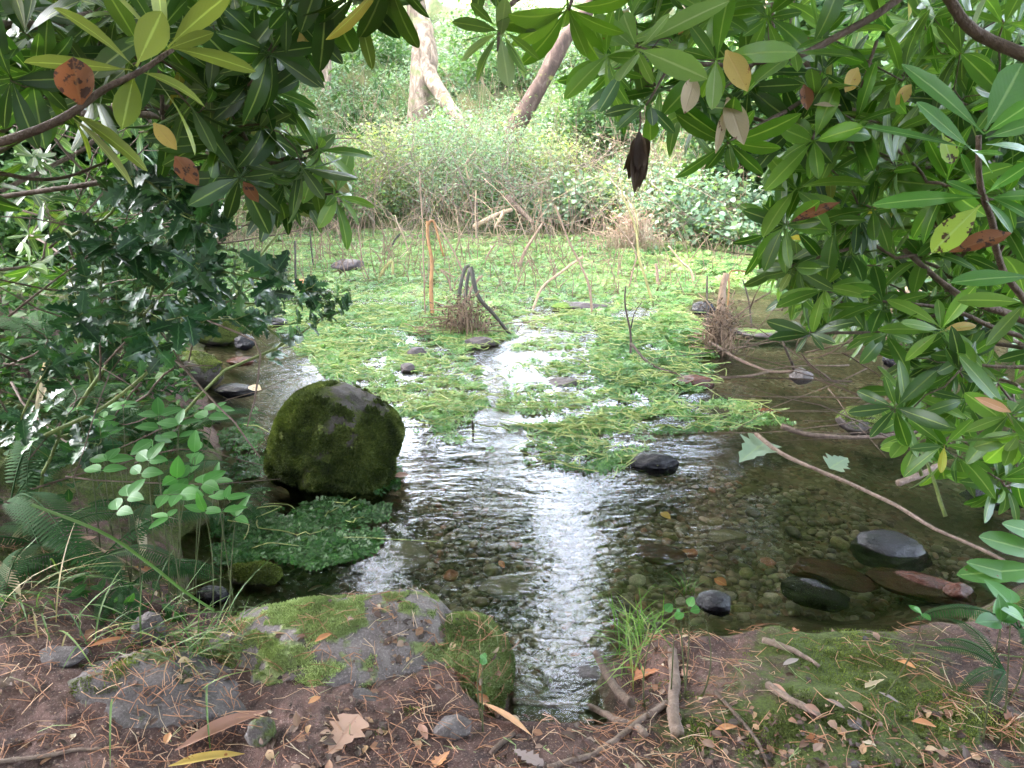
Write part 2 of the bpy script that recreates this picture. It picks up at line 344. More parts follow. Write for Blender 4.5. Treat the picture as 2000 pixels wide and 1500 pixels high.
M['twig_grn'] = barkmat('twig_bark_green', [(.3, (.12, .17, .04)), (.7, (.22, .27, .08))], 60, .5)
M['bark_lit'] = barkmat('bark_pale', [(.35, (.08, .06, .04)), (.5, (.22, .16, .12)), (.62, (.4, .31, .24))], 9, .85, .07, (.13, .15, .06))
M['bark_red'] = barkmat('bark_mossy_brown', [(.3, (.035, .023, .017)), (.55, (.09, .055, .042)), (.75, (.2, .15, .12))], 14, .85, .06, (.2, .22, .05))
M['bark_far'] = barkmat('bark_grey', [(.3, (.1, .08, .06)), (.7, (.26, .21, .16))], 7, .9, .08)
M['twig_pale'] = barkmat('twig_bark_pale', [(.3, (.12, .09, .075)), (.7, (.3, .23, .19))], 30, .8)
M['stem_dk'] = barkmat('stem_dark_green', [(.3, (.05, .06, .025)), (.7, (.12, .14, .05))], 60, .6)
M['root'] = barkmat('root_bark', [(.3, (.16, .11, .09)), (.7, (.34, .25, .2))], 55, .8)
M['stalk_o'] = barkmat('stalk_orange', [(.3, (.16, .07, .025)), (.7, (.36, .19, .07))], 25, .6)
M['stalk_y'] = barkmat('stalk_yellow', [(.3, (.16, .14, .05)), (.7, (.36, .32, .12))], 25, .6)
M['stalk_b'] = barkmat('stalk_brown', [(.3, (.14, .09, .06)), (.7, (.32, .22, .15))], 25, .75)
M['stalk_k'] = barkmat('stalk_blackened', [(.3, (.02, .018, .014)), (.7, (.06, .055, .04))], 25, .5)
M['straw'] = barkmat('dry_straw', [(.3, (.28, .19, .12)), (.7, (.5, .38, .26))], 30, .8)

def needlemat():
    m, nt, out = mat('pine_needle'); g = G(nt)
    c = g.ramp(g.attr('rnd'), [(0, (.2, .08, .04)), (.45, (.42, .2, .11)), (.8, (.55, .33, .2)), (.93, (.5, .4, .28)), (1, (.2, .3, .1))])
    g.l(g.bsdf(c, .55, .4), out.inputs[0]); return m
M['needle'] = needlemat()
def gravelmat():
    m, nt, out = mat('gravel_stone'); g = G(nt); p = g.pos()
    c = g.ramp(g.attr('rnd'), [(0, (.06, .055, .04)), (.2, (.13, .12, .07)), (.4, (.2, .19, .1)), (.6, (.16, .1, .06)), (.72, (.25, .22, .16)), (.85, (.3, .3, .22)), (.93, (.26, .1, .05)), (1, (.5, .46, .38))])
    c = g.mix(g.m('MULTIPLY', g.noise(p, 90, 4), .9), c, (.05, .045, .028))
    g.l(g.bsdf(c, .45, .4, g.bump(g.noise(p, 200, 3), .3, .003)), out.inputs[0]); return m
M['gravel'] = gravelmat()

def groundmat():
    m, nt, out = mat('ground'); g = G(nt); p = g.pos()
    n1 = g.noise(p, 5, 6, .6); n2 = g.noise(p, 42, 5, .7); n3 = g.noise(p, 240, 3, .7)
    c = g.ramp(n1, [(.3, (.04, .021, .018)), (.5, (.105, .058, .05)), (.7, (.22, .135, .115))])
    c = g.mix(g.ramp(n2, [(.35, .75), (.55, 0.)]), c, (.028, .018, .018))
    c = g.mix(g.ramp(n3, [(.56, 0.), (.7, .8)]), c, (.34, .25, .21))
    c = g.mix(g.ramp(g.vor(p, 95, 'Distance'), [(.05, .8), (.13, 0.)]), c, (.42, .34, .3))
    mk = g.attr('moss'); f = g.ramp(g.m('ADD', mk, g.m('MULTIPLY', g.m('SUBTRACT', g.noise(p, 16, 6, .7), .5), 1.1)), [(.45, 0.), (.62, .85)])
    mc = g.ramp(g.noise(p, 150, 4, .7), [(.3, (.03, .05, .01)), (.7, (.11, .16, .025))]); c = g.mix(f, c, mc)
    bed = g.attr('bed'); vc = g.vor(p, 55); gcol = g.ramp(g.sep(vc)[0], [(0, (.05, .045, .03)), (.3, (.12, .11, .06)), (.55, (.17, .16, .1)), (.8, (.14, .085, .05)), (1, (.26, .24, .18))])
    gcol = g.mix(g.ramp(g.noise(p, 3.2, 4), [(.4, .75), (.62, 0.)]), gcol, (.05, .045, .02))
    c = g.mix(bed, c, gcol)
    hill = g.attr('hill'); hc = g.ramp(g.noise(p, 2.2, 7, .7), [(.35, (.03, .045, .015)), (.5, (.07, .1, .03)), (.65, (.13, .12, .05))]); c = g.mix(hill, c, hc)
    h = g.m('ADD', g.m('MULTIPLY', n2, 1.3), g.m('MULTIPLY', n3, .6))
    g.l(g.bsdf(c, .85, .3, g.bump(h, .8, .012)), out.inputs[0]); return m
M['ground'] = groundmat()

def watermat():
    m, nt, out = mat('stream_water'); g = G(nt); p = g.pos()
    a = g.noise(g.scl(p, (5, 13, 1)), 1.6, 2, .5, .6)
    b = g.noise(g.scl(p, (16, 42, 1)), 1.6, 3, .6, .5)
    c = g.noise(g.scl(p, (2.5, 3.5, 1)), 1.0, 2, .5, .4)
    big = g.ramp(g.noise(p, 1.1, 3), [(.3, .35), (.65, 1.)])
    h = g.m('MULTIPLY', g.m('ADD', g.m('MULTIPLY', a, 1.0), g.m('ADD', g.m('MULTIPLY', b, .42), g.m('MULTIPLY', c, .9))), big)
    bp = g.bump(h, 1.0, .0042)
    fr = g.n('ShaderNodeFresnel'); fr.inputs[0].default_value = 1.34; g.l(bp, fr.inputs[1])
    gl = g.n('ShaderNodeBsdfAnisotropic' if False else 'ShaderNodeBsdfGlossy'); gl.inputs['Roughness'].default_value = .02; g.l(bp, gl.inputs['Normal']); gl.inputs[0].default_value = (.97, .98, 1, 1)
    tr = g.n('ShaderNodeBsdfTransparent'); tr.inputs[0].default_value = (.92, .9, .83, 1)
    mx = g.n('ShaderNodeMixShader'); g.l(fr.outputs[0], mx.inputs[0]); g.l(tr.outputs[0], mx.inputs[1]); g.l(gl.outputs[0], mx.inputs[2])
    g.l(mx.outputs[0], out.inputs[0]); return m
M['water'] = watermat()

M['st_mossy'] = stonemat('boulder_mossy', (.04, .032, .03), (.11, .09, .085), 1, ((.03, .042, .008), (.1, .12, .02)))
M['st_slab'] = stonemat('rock_slab', (.07, .055, .055), (.22, .185, .18), 1, ((.12, .15, .05), (.28, .33, .14)), speck=.4, sc=16)
M['st_bright'] = stonemat('rock_bright_moss', (.1, .09, .07), (.2, .18, .15), 1, ((.16, .24, .06), (.34, .46, .17)))
M['st_grey'] = stonemat('rock_grey', (.045, .038, .038), (.15, .128, .128), 1, ((.05, .065, .02), (.13, .16, .05)), speck=.35, sc=18)
M['st_wet'] = stonemat('stone_wet', (.006, .006, .008), (.022, .02, .026), 0, rough=.2, spec=.3, speck=.2)
M['st_wetred'] = stonemat('stone_wet_red', (.025, .009, .006), (.09, .026, .015), 0, rough=.2, spec=.3, speck=.2)
M['st_under'] = stonemat('stone_olive', (.07, .065, .035), (.19, .18, .11), 0, rough=.5, speck=.3)
M['st_mud'] = stonemat('mud_clump', (.03, .022, .022), (.09, .068, .072), 1, ((.05, .08, .01), (.16, .26, .04)), rough=.5)

# ------------------------------------------------------------------ lie of the land
NEAR = [(340, 1120), (420, 1172), (520, 1200), (620, 1180), (760, 1200), (900, 1240), (985, 1300), (1000, 1372), (1090, 1380), (1200, 1372), (1215, 1330), (1190, 1280), (1205, 1240), (1300, 1222), (1420, 1215), (1600, 1208), (1760, 1200), (1880, 1190)]
W_poly = np.concatenate([pxpoly(NEAR, .09), pxpoly([(1990, 1120), (2150, 1075)], .05), [[4.0, 1.7], [9.0, 3.0], [9.0, 7.6]],
    pxpoly([(2060, 600), (1900, 568), (1700, 545), (1500, 512), (1330, 478), (1150, 458), (950, 462), (700, 445), (480, 462), (300, 480), (180, 520), (230, 580), (330, 620), (390, 660), (385, 720), (400, 780), (420, 850), (440, 930), (415, 1000), (360, 1050)], .0)])
def land(x, y):
    x = np.asarray(x, float); y = np.asarray(y, float)
    d = sdf(x, y, W_poly)+fbm2(x, y, 6, 3, 1)*.05
    wn = sstep(2.15, 1.75, y+.15*np.maximum(0, -x-.7)); wf = sstep(4.2, 5.5, y)
    wl = np.clip(1-wn-wf, 0, 1)
    out = sstep(-.05, .13, d)
    hn = .15+.05*sstep(.1, .5, d)+.1*sstep(-.5, -1.3, x)*sstep(.1, .5, d)
    hl = .09+.42*np.clip(d, 0, 1.6)
    hf = .07+.06*np.clip(d, 0, 2)+.31*np.clip(d-.5, 0, 40)*sstep(60, 30, d)
    hb = wn*hn+wl*hl+wf*hf
    dep = .02+.13*sstep(0, -.35, d); dep = dep*(1-.55*sstep(3.2, 4.6, y))+.05*sstep(1.6, 3, x)*sstep(3.6, 2.6, y)
    h = np.where(d > 0, 0, 0)+out*hb-(1-out)*dep
    far = sstep(6, 12, y)
    h = h+fbm2(x, y, 9, 4, 2)*(.045+.05*wl)*out+fbm2(x, y, 1.4, 3, 3)*(.1+.9*far)*sstep(.2, 1.5, d)+fbm2(x, y, 40, 2, 5)*.012*out+fbm2(x, y, 5, 4, 6)*.05*(1-out)
    return h, d, wn, wl, wf
def H(x, y): return land(x, y)[0]
def Gp(px, py, lift=0.0):              # the ground (or bed) point seen at a pixel
    px = np.asarray(px, float); py = np.asarray(py, float); z = np.full(px.shape, .15)
    for _ in range(12):
        p = P(px, py, z+0*px); z = .5*z+.5*(H(p[..., 0], p[..., 1])+lift)
    return P(px, py, z)

def axis(segs):
    a = [segs[0][0]]
    for lo, hi, s0, s1 in segs:
        x = a[-1]
        while x < hi:
            t = np.clip((x-lo)/(hi-lo), 0, 1); x += s0+(s1-s0)*t; a.append(x)
    return np.array(a)
gx = axis([(-70, -6, 6, .3), (-6, -1.9, .2, .03), (-1.9, 1.9, .014, .014), (1.9, 6, .03, .25), (6, 70, .3, 6)])
gy = axis([(-25, .6, 3, .06), (.6, 2.2, .012, .013), (2.2, 5, .02, .045), (5, 14, .06, .2), (14, 90, .25, 5)])
X, Y = np.meshgrid(gx, gy); hz, dd, wn, wl, wf = land(X, Y)
nx, ny = len(gx), len(gy); i, j = np.meshgrid(np.arange(nx-1), np.arange(ny-1)); b0 = (j*nx+i).ravel()
mb = MB(); mb.add(np.stack([X, Y, hz], -1), np.stack([b0, b0+1, b0+nx+1, b0+nx], -1))
moss = .38+fbm2(X, Y, 1.8, 3, 9)*.9+.04*sstep(.6, 1.5, X)+.1*sstep(-.5, -1.2, X)-.25*sstep(.5, .0, abs(X-.1))
bed = sstep(.02, -.05, dd)
gr = mb.build('ground', M['ground'], extra=dict(moss=np.clip(moss, 0, 1).ravel(), bed=bed.ravel(), hill=sstep(3.5, 5.5, Y).ravel()*(1-bed.ravel())))
tag(gr, kind='structure')

# water sheet with real ripples
wx = axis([(-4.5, -1.6, .12, .03), (-1.6, 2.4, .016, .016), (2.4, 9.5, .03, .3)]); wy = axis([(1.0, 3.2, .012, .014), (3.2, 8.6, .03, .1)])
X, Y = np.meshgrid(wx, wy)
rip = fbm(np.stack([X*5, Y*11, 0*X], -1), 1.0, 3, 4)*.010+fbm(np.stack([X*1.6, Y*2.2, 0*X], -1), 1, 2, 8)*.010
nx, ny = len(wx), len(wy); i, j = np.meshgrid(np.arange(nx-1), np.arange(ny-1)); b0 = (j*nx+i).ravel()
mb = MB(); mb.add(np.stack([X, Y, rip*.22], -1), np.stack([b0, b0+1, b0+nx+1, b0+nx], -1))
tag(mb.build('water', M['water']), kind='structure')

# ------------------------------------------------------------------ stones
def ico(n):
    bm = __import__('bmesh').new(); __import__('bmesh').ops.create_icosphere(bm, subdivisions=n, radius=1)
    v = np.array([q.co[:] for q in bm.verts]); f = np.array([[q.index for q in f_.verts] for f_ in bm.faces]); bm.free(); return v, f
ICO = {k: ico(k) for k in (2, 3, 5, 6)}
def stone_shape(c, r, rot=0.0, sub=5, rough=.3, seed=0, facet=.5, lean=(0, 0)):
    v, f = ICO[sub]; v = v.copy()
    g = np.random.default_rng(seed)
    for _ in range(int(9*facet*2)):              # cut flat faces
        nn = nrm(g.normal(size=3)); cut = .72+.2*g.random(); s = v@nn; v = v-np.outer(np.maximum(s-cut, 0)*.85, nn)
    v = v*(1+rough*fbm(v, 1.3, 3, seed)[:, None])+nrm(v)*(fbm(v, 6, 4, seed+3)*.1*rough*2)[:, None]
    v[:, 0] += lean[0]*v[:, 2]; v[:, 1] += lean[1]*v[:, 2]
    v = v*np.asarray(r, float); cr, sr = cos(rot), sin(rot)
    return np.stack([v[:, 0]*cr-v[:, 1]*sr, v[:, 0]*sr+v[:, 1]*cr, v[:, 2]], -1)+np.asarray(c, float), f
def vnormals(v, f):
    n = np.zeros_like(v); fn = np.cross(v[f[:, 1]]-v[f[:, 0]], v[f[:, 2]]-v[f[:, 0]])
    for k in range(3): np.add.at(n, f[:, k], fn)
    return nrm(n)
def rock(name, label, cat, c, r, m, mossf=None, tufts=0, tuftm='moss_tuft', tlen=.006, zmin=-.02, group=None, **k):
    c = np.asarray(c, float); v, f = stone_shape(c, r, **k); nn = vnormals(v, f)
    ms = np.zeros(len(v)) if mossf is None else np.clip(mossf(v, nn, c), 0, 1)
    e = empty(name, (c[0], c[1], c[2]-r[2]*.6), label, cat, group) if tufts else None
    mb = MB(); mb.add(v, None, f); o = mb.build('stone' if tufts else name, m, e, extra=dict(moss=ms))
    if tufts:
        fc = v[f].mean(1); fnn = nrm(nn[f].mean(1)); area = np.linalg.norm(np.cross(v[f[:, 1]]-v[f[:, 0]], v[f[:, 2]]-v[f[:, 0]]), axis=1)
        # same threshold as the moss material's noise, only roughly
        wgt = area*(ms[f].mean(1)+fbm(fc, 22, 3, 2)*.5 > .52)*(fc[:, 2] > zmin)*(fnn[:, 1] < .5)
        if wgt.sum() > 0:
            idx = rng.choice(len(f), tufts, p=wgt/wgt.sum()); bc = rng.dirichlet((1, 1, 1), tufts)
            pos = (v[f[idx]]*bc[..., None]).sum(1); nn_ = fnn[idx]; d = nrm(nn_+rng.normal(size=(tufts, 3))*.55+np.array([0, 0, .2]))
            mt = MB(); leaves(mt, pos-nn_*.001, d, rdir(tufts), tlen*(.6+.8*rng.random(tufts)), tlen*.45, TINY, 0, 0, rnd=np.clip(.5+fbm(pos, 14, 3, 4)*1.3+rng.normal(size=tufts)*.15, 0, 1))
            mt.build('moss', M[tuftm], e)
    else:
        tag(o, label, cat, group)
    return e or o

def up_m(a, b):                         # moss where the surface looks up
    return lambda v, n, c: a+b*(n[:, 2])+fbm(v, 5, 3, 7)*.8
def at(px, py, z, d=None): return P(px, py, z) if d is None else D(px, py, d)

# the round mossy boulder standing in the stream
rock('boulder', 'big round boulder covered in dark green moss standing in the stream', 'boulder', (-.685, 2.6, .045), (.265, .24, .288), M['st_mossy'],
     lambda v, n, c: .66-.25*sstep(.15, .3, v[:, 2])*sstep(-.04, .06, v[:, 0]-c[0]-.02*0)+.3*(fbm(v, 5, 4, 7)), 85000, 'moss_dull', .013, sub=6, rough=.3, seed=5, facet=.5, lean=(.10, .04))
# foreground rocks on the bank
rock('rock', 'broad flat grey slab with patches of green moss on the near bank', 'rock', (-.405, 1.385, .085), (.335, .25, .145), M['st_slab'],
     lambda v, n, c: .43+.7*fbm(v, 6, 3, 21)+1.1*fbm(v, 24, 3, 22)+.28*sstep(.05, -.15, v[:, 0]-c[0])-.18*sstep(.0, .2, v[:, 0]-c[0]), 40000, 'moss_pale', .006, sub=6, rough=.28, seed=12, facet=.7, rot=.18)
rock('rock', 'rounded rock thick with bright green moss at the right end of the slab', 'rock', (-.118, 1.40, .055), (.112, .15, .14), M['st_bright'],
     lambda v, n, c: .82-.9*sstep(.02, -.1, v[:, 2]-.06)+.3*fbm(v, 9, 3, 4), 34000, 'moss_pale', .008, sub=6, rough=.22, seed=9, facet=.4)
rock('rock', 'low flat grey rock sunk in the soil at bottom left', 'rock', (-.77, 1.19, .165), (.23, .125, .095), M['st_grey'],
     lambda v, n, c: .33+.7*fbm(v, 8, 3, 5)+.5*sstep(-.06, -.18, v[:, 0]-c[0]), 5000, 'moss_tuft', .005, sub=6, rough=.3, seed=31, facet=.8, rot=-.1, zmin=.1)
rock('rock', 'small smooth grey stone half sunk below the mossy slab', 'rock', (-.345, 1.19, .16), (.075, .05, .026), M['st_grey'],
     lambda v, n, c: .2+.5*fbm(v, 12, 3, 5), 0, sub=5, rough=.25, seed=33)
def gstone(px, py, r, label, m, seed, mf=None, tufts=0, tm='moss_tuft', z=None, rot=0., name='stone', up=.25, rough=.3, facet=.5, **k):
    p = Gp(px, py) if z is None else P(px, py, z); return rock(name, label, 'stone', (p[0], p[1], p[2]+r[2]*up), r, m, mf, tufts, tm, seed=seed, rot=rot, rough=rough, facet=facet, **k)
gstone(295, 1250, (.035, .03, .06), 'small pointed grey green stone upright in the leaf litter at left', M['st_grey'], 41, up_m(.25, .1))
gstone(115, 1285, (.055, .035, .014), 'flat greenish stone left of the pointed stone', M['st_grey'], 42, up_m(.35, .1))
gstone(510, 1440, (.028, .022, .035), 'small dark green stone right of the long brown leaf', M['st_grey'], 43, up_m(.35, .15))
gstone(885, 1425, (.04, .03, .018), 'small dark grey stone in the soil at bottom centre', M['st_grey'], 44)
gstone(500, 1128, (.085, .045, .04), 'low dark mossy stone at the water edge behind the slab', M['st_mossy'], 45, up_m(.5, .2), 3000, z=.0)
gstone(415, 1170, (.05, .035, .03), 'wet dark stone by the left corner of the water', M['st_wet'], 46, z=-.01)
gstone(1280, 905, (.105, .055, .05), 'smooth wet black stone alone in open water right of centre', M['st_wet'], 47, z=0, up=-.1)
gstone(1685, 828, (.13, .09, .065), 'dark stone capped with yellow green moss on the right of the stream', M['st_mossy'], 48, up_m(.35, .4), 6000, 'moss_brt', z=0, up=.1)
gstone(1395, 1182, (.055, .045, .035), 'dark brown wet stone at the water edge right of the grass tuft', M['st_wet'], 49, z=-.01)
gstone(1590, 1165, (.10, .05, .04), 'long black wet stone lying in shallow water near the right bank', M['st_wet'], 50, z=-.045, rot=-.4)
gstone(1735, 1085, (.125, .10, .052), 'large dark grey boulder awash near the right bank', M['st_wet'], 51, z=-.042, rot=-.3)
gstone(1620, 1125, (.14, .06, .03), 'flat rusty red stone under water beside the dark boulder', M['st_wetred'], 52, z=-.05, rot=-.45)
gstone(1800, 1150, (.15, .06, .03), 'long rusty red stone below the dark boulder', M['st_wetred'], 53, z=-.03, rot=-.5)
gstone(1870, 1165, (.045, .035, .035), 'rusty brown wet rock on the right waterline', M['st_wetred'], 54, z=-.02)
gstone(1420, 1050, (.07, .04, .02), 'olive stone under water left of the red stones', M['st_under'], 55, z=-.09)
gstone(1290, 1085, (.09, .05, .025), 'dark reddish stone under the water right of the bright reflection', M['st_wetred'], 56, z=-.09)
gstone(790, 1090, (.08, .09, .03), 'brown olive stone under water behind the slab', M['st_under'], 57, z=-.08)
gstone(985, 1150, (.09, .06, .02), 'flat olive slab under clear water behind the bright mossy rock', M['st_under'], 58, z=-.09)
gstone(1020, 1005, (.035, .03, .02), 'small olive stone in the middle of the stream bed', M['st_under'], 59, z=-.1)
gstone(1150, 1340, (.10, .09, .05), 'dark mossy lump of bed beside the leaning dark stick', M['st_mud'], 60, up_m(.3, .0), z=-.06)
gstone(478, 673, (.065, .05, .05), 'black wet stone at the little rapid, farthest of the three', M['st_wet'], 61, z=.02)
gstone(470, 708, (.075, .05, .025), 'flat dark brown stone in the middle of the little rapid', M['st_wetred'], 62, z=.0)
gstone(465, 766, (.12, .06, .035), 'long black wet stone below the little rapid nearest the herbs', M['st_wet'], 63, z=.0, rot=.1)
gstone(545, 632, (.07, .05, .03), 'dark stone among cress above the rapid', M['st_wet'], 64, z=.01)
gstone(400, 650, (.25, .14, .12), 'dark mossy rock on the left bank beside the rapid', M['st_mossy'], 65, up_m(.4, .2), 4000, z=.05)
gstone(370, 735, (.2, .12, .10), 'low mossy rock under the ferns on the left bank', M['st_mossy'], 66, up_m(.45, .2), 4000, z=.05)
gstone(815, 692, (.06, .05, .035), 'grey mud lump breaking the water between cress mats', M['st_mud'], 67, up_m(.1, .1), z=0)
gstone(798, 722, (.05, .04, .03), 'smaller grey mud lump just nearer than the other', M['st_mud'], 68, up_m(.1, .1), z=0)
gstone(940, 672, (.10, .06, .04), 'dark mud clump at the foot of the broken stalks', M['st_mud'], 69, up_m(.3, .1), z=0)
gstone(1105, 750, (.11, .06, .025), 'pale wet stone just under the ripples beside the right cress mat', M['st_grey'], 70, z=-.01)
gstone(1350, 752, (.13, .06, .04), 'brown wet stone at the edge of the right cress mat', M['st_wetred'], 71, z=-.005)
gstone(1565, 738, (.06, .045, .045), 'grey round stone where two branches meet the water at right', M['st_grey'], 72, z=.0)
gstone(1375, 606, (.09, .06, .05), 'dark hole edged stone behind the bundle of dead stems', M['st_wet'], 73, z=.02)
gstone(1800, 638, (.11, .07, .07), 'black stone in the far right stream', M['st_wet'], 74, z=.02)
gstone(1790, 600, (.10, .07, .05), 'dark stone behind the black one in the far right stream', M['st_mossy'], 75, up_m(.3, .1), z=.02)
gstone(1755, 708, (.09, .06, .05), 'dark stone under the rhododendron shoot at right', M['st_wet'], 76, z=.0)
gstone(1500, 655, (.26, .10, .03), 'muddy ridge breaking the water behind the bundle of dead stems', M['st_mud'], 77, up_m(.3, .1), z=-.015, rot=-.25)
gstone(680, 522, (.16, .10, .06), 'dark mud hump with stubs in the far cress', M['st_mud'], 78, up_m(.0, .1), z=.02)
gstone(1130, 600, (.20, .08, .03), 'low muddy hump in front of the arched stalks', M['st_mud'], 79, up_m(.3, .1), z=.01)
gstone(1945, 975, (.13, .08, .03), 'wide dark wet stone at the right edge under the leaves', M['st_wet'], 80, z=-.02)

# pebbles: the gravel as one mass, the larger ones one by one
def pebbles(mb, pos, r, sub=2):
    v, f = ICO[sub]; N = len(pos); K = len(v)
    sc = r[:, None]*(np.array([1, 1, 1])*(.6+.6*rng.random((N, 3)))*np.array([1.15, 1, .55])); a = rng.random(N)*6.28
    V = v[None]*(1+.25*(rng.random((N, K))-.5)*(.9))[..., None]*sc[:, None]; ca, sa = np.cos(a)[:, None], np.sin(a)[:, None]
    V = np.stack([V[..., 0]*ca-V[..., 1]*sa, V[..., 0]*sa+V[..., 1]*ca, V[..., 2]], -1)+pos[:, None]
    mb.add(V, None, (f[None]+(np.arange(N)*K)[:, None, None]).reshape(-1, 3), None, np.repeat(rng.random(N), K))
mb = MB(); q = sample_px([(560, 1120), (800, 960), (1000, 900), (1300, 880), (1600, 950), (1900, 1080), (1880, 1200), (1200, 1230), (1150, 1375), (990, 1370), (860, 1170)], 5200)
p = P(q[:, 0], q[:, 1], -.12); p[:, 2] = H(p[:, 0], p[:, 1])+.003
rr = .006+.016*rng.random(len(p))**2.2; pebbles(mb, p, rr)
tag(mb.build('gravel', M['gravel']), 'loose stream bed gravel under the clear water', 'gravel', kind='stuff')
cols = [('olive', (.17, .16, .07)), ('grey', (.22, .21, .19)), ('rust brown', (.26, .1, .05)), ('pale', (.34, .32, .26)), ('dark', (.06, .055, .045))]
PM = {n_: stonemat('pebble_'+n_.replace(' ', '_'), tuple(k*.6 for k in c_), tuple(min(1, k*1.2) for k in c_), 0, rough=.45, speck=.3, sc=40) for n_, c_ in cols}
pebbles_at = [(1100, 1310, 0, .03), (1075, 1345, 1, .026), (1125, 1300, 2, .022), (1245, 1125, 3, .03), (1258, 1150, 0, .026), (1205, 1062, 3, .022), (1190, 1015, 0, .025), (1310, 1040, 0, .03),
 (1460, 1105, 0, .03), (1510, 1160, 3, .028), (1425, 1150, 1, .026), (1380, 1120, 0, .026), (1350, 1075, 2, .03), (1550, 1190, 1, .03), (1500, 1085, 2, .028), (1560, 1100, 1, .025),
 (985, 1060, 0, .028), (1005, 1055, 2, .026), (960, 1100, 0, .034), (1010, 1125, 3, .03), (940, 1130, 4, .03), (1028, 1000, 2, .02), (1400, 1010, 0, .03), (1470, 995, 4, .035),
 (1230, 970, 3, .022), (1330, 1165, 3, .022), (1450, 1190, 0, .03), (1480, 1130, 4, .024), (1640, 1060, 0, .035), (1690, 1045, 3, .03), (880, 1110, 2, .03), (850, 1050, 0, .03), (915, 1045, 4, .026), (1550, 1030, 4, .03), (1225, 1180, 4, .026), (1280, 1190, 0, .024)]
seen = {}
where = lambda x, y: ('under the water at the near edge' if y > 1170 else 'in mid stream' if x < 1300 else 'in the shallows near the right bank')
for k, (px, py, ci, r) in enumerate(pebbles_at):
    z = -.12 if py < 1290 else -.1; p = P(px, py, z); p[2] = float(H(p[0], p[1]))+r*.3
    v, f = stone_shape(p, (r*1.1, r*.85, r*.55), k*1.3, 3, .3, 100+k, .5); mb = MB(); mb.add(v, None, f)
    o = mb.build('pebble', PM[cols[ci][0]], extra=dict(moss=np.zeros(len(v))))
    tag(o, '%s pebble on the gravel %s' % (cols[ci][0], where(px, py)), 'pebble', 'larger pebbles on the stream bed')

# ------------------------------------------------------------------ trees of the far slope
def tree(label, pts, r0, r1, bark, crown_c, crown_r, nclump, nleaf, leafm, limbs=(), cut=None, lsz=.2, group=None, name='tree'):
    e = empty(name, pts[0], label, 'tree', group); mb = MB()
    sp = wobble(spline(pts, 26), .05, 1.2); rad = np.linspace(r0, r1, 26)*(1+.12*fbm(np.arange(26)[:, None]*np.ones(3)*.35, 1, 2, r0*99)); rad[0] *= 1.35; rad[1] *= 1.12
    tube(mb, sp, rad, 16, .5, .07)
    for lb, a, b in limbs: tube(mb, wobble(spline(lb, 14), .03, 2), np.linspace(a, b, 14), 12, .5, .08)
    mb.build('trunk', bark, e)
    if nclump:
        g = rng; cc = np.asarray(crown_c, float)+rdir(nclump)*(g.random((nclump, 1))**.45)*np.asarray(crown_r)
        if cut is not None: cc = cc[cut(cc)]
        mb = MB(); base = sp[-8]; dr, tip = grow(base, cc, .012, .5, r1*.8, 4, .02, 5, mb); mb.build('limbs', bark, e)
        per = max(1, nleaf//max(1, len(cc))); pos = np.repeat(cc, per, 0)+g.normal(size=(len(cc)*per, 3))*np.array([.42, .42, .28])
        mb = MB(); nn = nrm(g.normal(size=(len(pos), 3))*.7+np.array([0, 0, .8])); dv = g.normal(size=(len(pos), 3))-np.array([0, 0, .4])
        s_ = lsz*(.6+.8*g.random(len(pos))); leaves(mb, pos, dv, nn, s_*1.5, s_, TINY, .1, .1, rnd=np.clip(np.repeat(g.random(len(cc)), per)*.6+.4*g.random(len(pos)), 0, 1))
        mb.build('crown', leafm, e)
    return e
def tdir(az, el, dist):                # a place by compass bearing and height angle from the viewer
    a, b = R_(az), R_(el); return np.array([dist*sin(a), dist*cos(a), 1.3+dist*math.tan(b)])
def in_gap(c):                         # no crown clump hangs in the two gaps that let the sky through
    az = np.degrees(np.arctan2(c[:, 0], c[:, 1])); el = np.degrees(np.arctan2(c[:, 2]-1.3, np.hypot(c[:, 0], c[:, 1])))
    return (((az > 1.3) & (az < 9.9) & (el > 14) & (el < 38)) | ((az > -16) & (az < -9) & (el > 20) & (el < 36)) | ((az > -9) & (az < 1) & (el > 17) & (el < 26) & (az > -4)))
def sun_gap(c):                        # a break cut into the crowns to bring the sun down on the glade
    t = (c[:, 2]-.5)/math.sin(SUN_EL); x = c[:, 0]-t*cos(SUN_EL)*sin(SUN_AZ); y = c[:, 1]-t*cos(SUN_EL)*cos(SUN_AZ)
    return (x > -2.5) & (x < 3.0) & (y > 5.0) & (y < 13) & (rng.random(len(c)) < .8)
ngap = lambda c: ~(in_gap(c) | sun_gap(c))
b1 = D(625, 265, 13.0); b2 = D(815, 190, 12.0); b3 = D(1003, 300, 10.2); b4 = D(1490, 150, 11)
def gz(b, dn=.3): b = b.copy(); b[2] = min(b[2], float(H(b[0], b[1])))-dn*0.5; return b
tree('straight pale trunked tree at far left of the glade', [gz(b1), D(628, 120, 13), D(624, 0, 13), b1+[-.1, .3, 6], b1+[-.3, .5, 9]], .2, .09, M['bark_lit'], np.array([-7, 6.5, 10.5]), (6, 7, 2.6), 150, 26000, M['crown'], cut=ngap)  # the four nearer crowns are spread over the glade to block sky light
tree('pale crooked tree with a low bent limb near the centre of the slope', [gz(b2), D(828, 140, 12), D(826, 60, 12), D(812, 0, 12), b2+[-.3, .3, 5.5], b2+[-.2, .6, 9]], .24, .1, M['bark_lit'], np.array([-2, 6.5, 11.5]), (4, 8, 2.6), 130, 22000, M['crown'],
     limbs=[([D(905, 250, 11.0), D(884, 216, 11.2), D(866, 190, 11.5), D(843, 158, 11.8), D(832, 125, 12), D(828, 90, 12.1)], .085, .15)], cut=ngap)
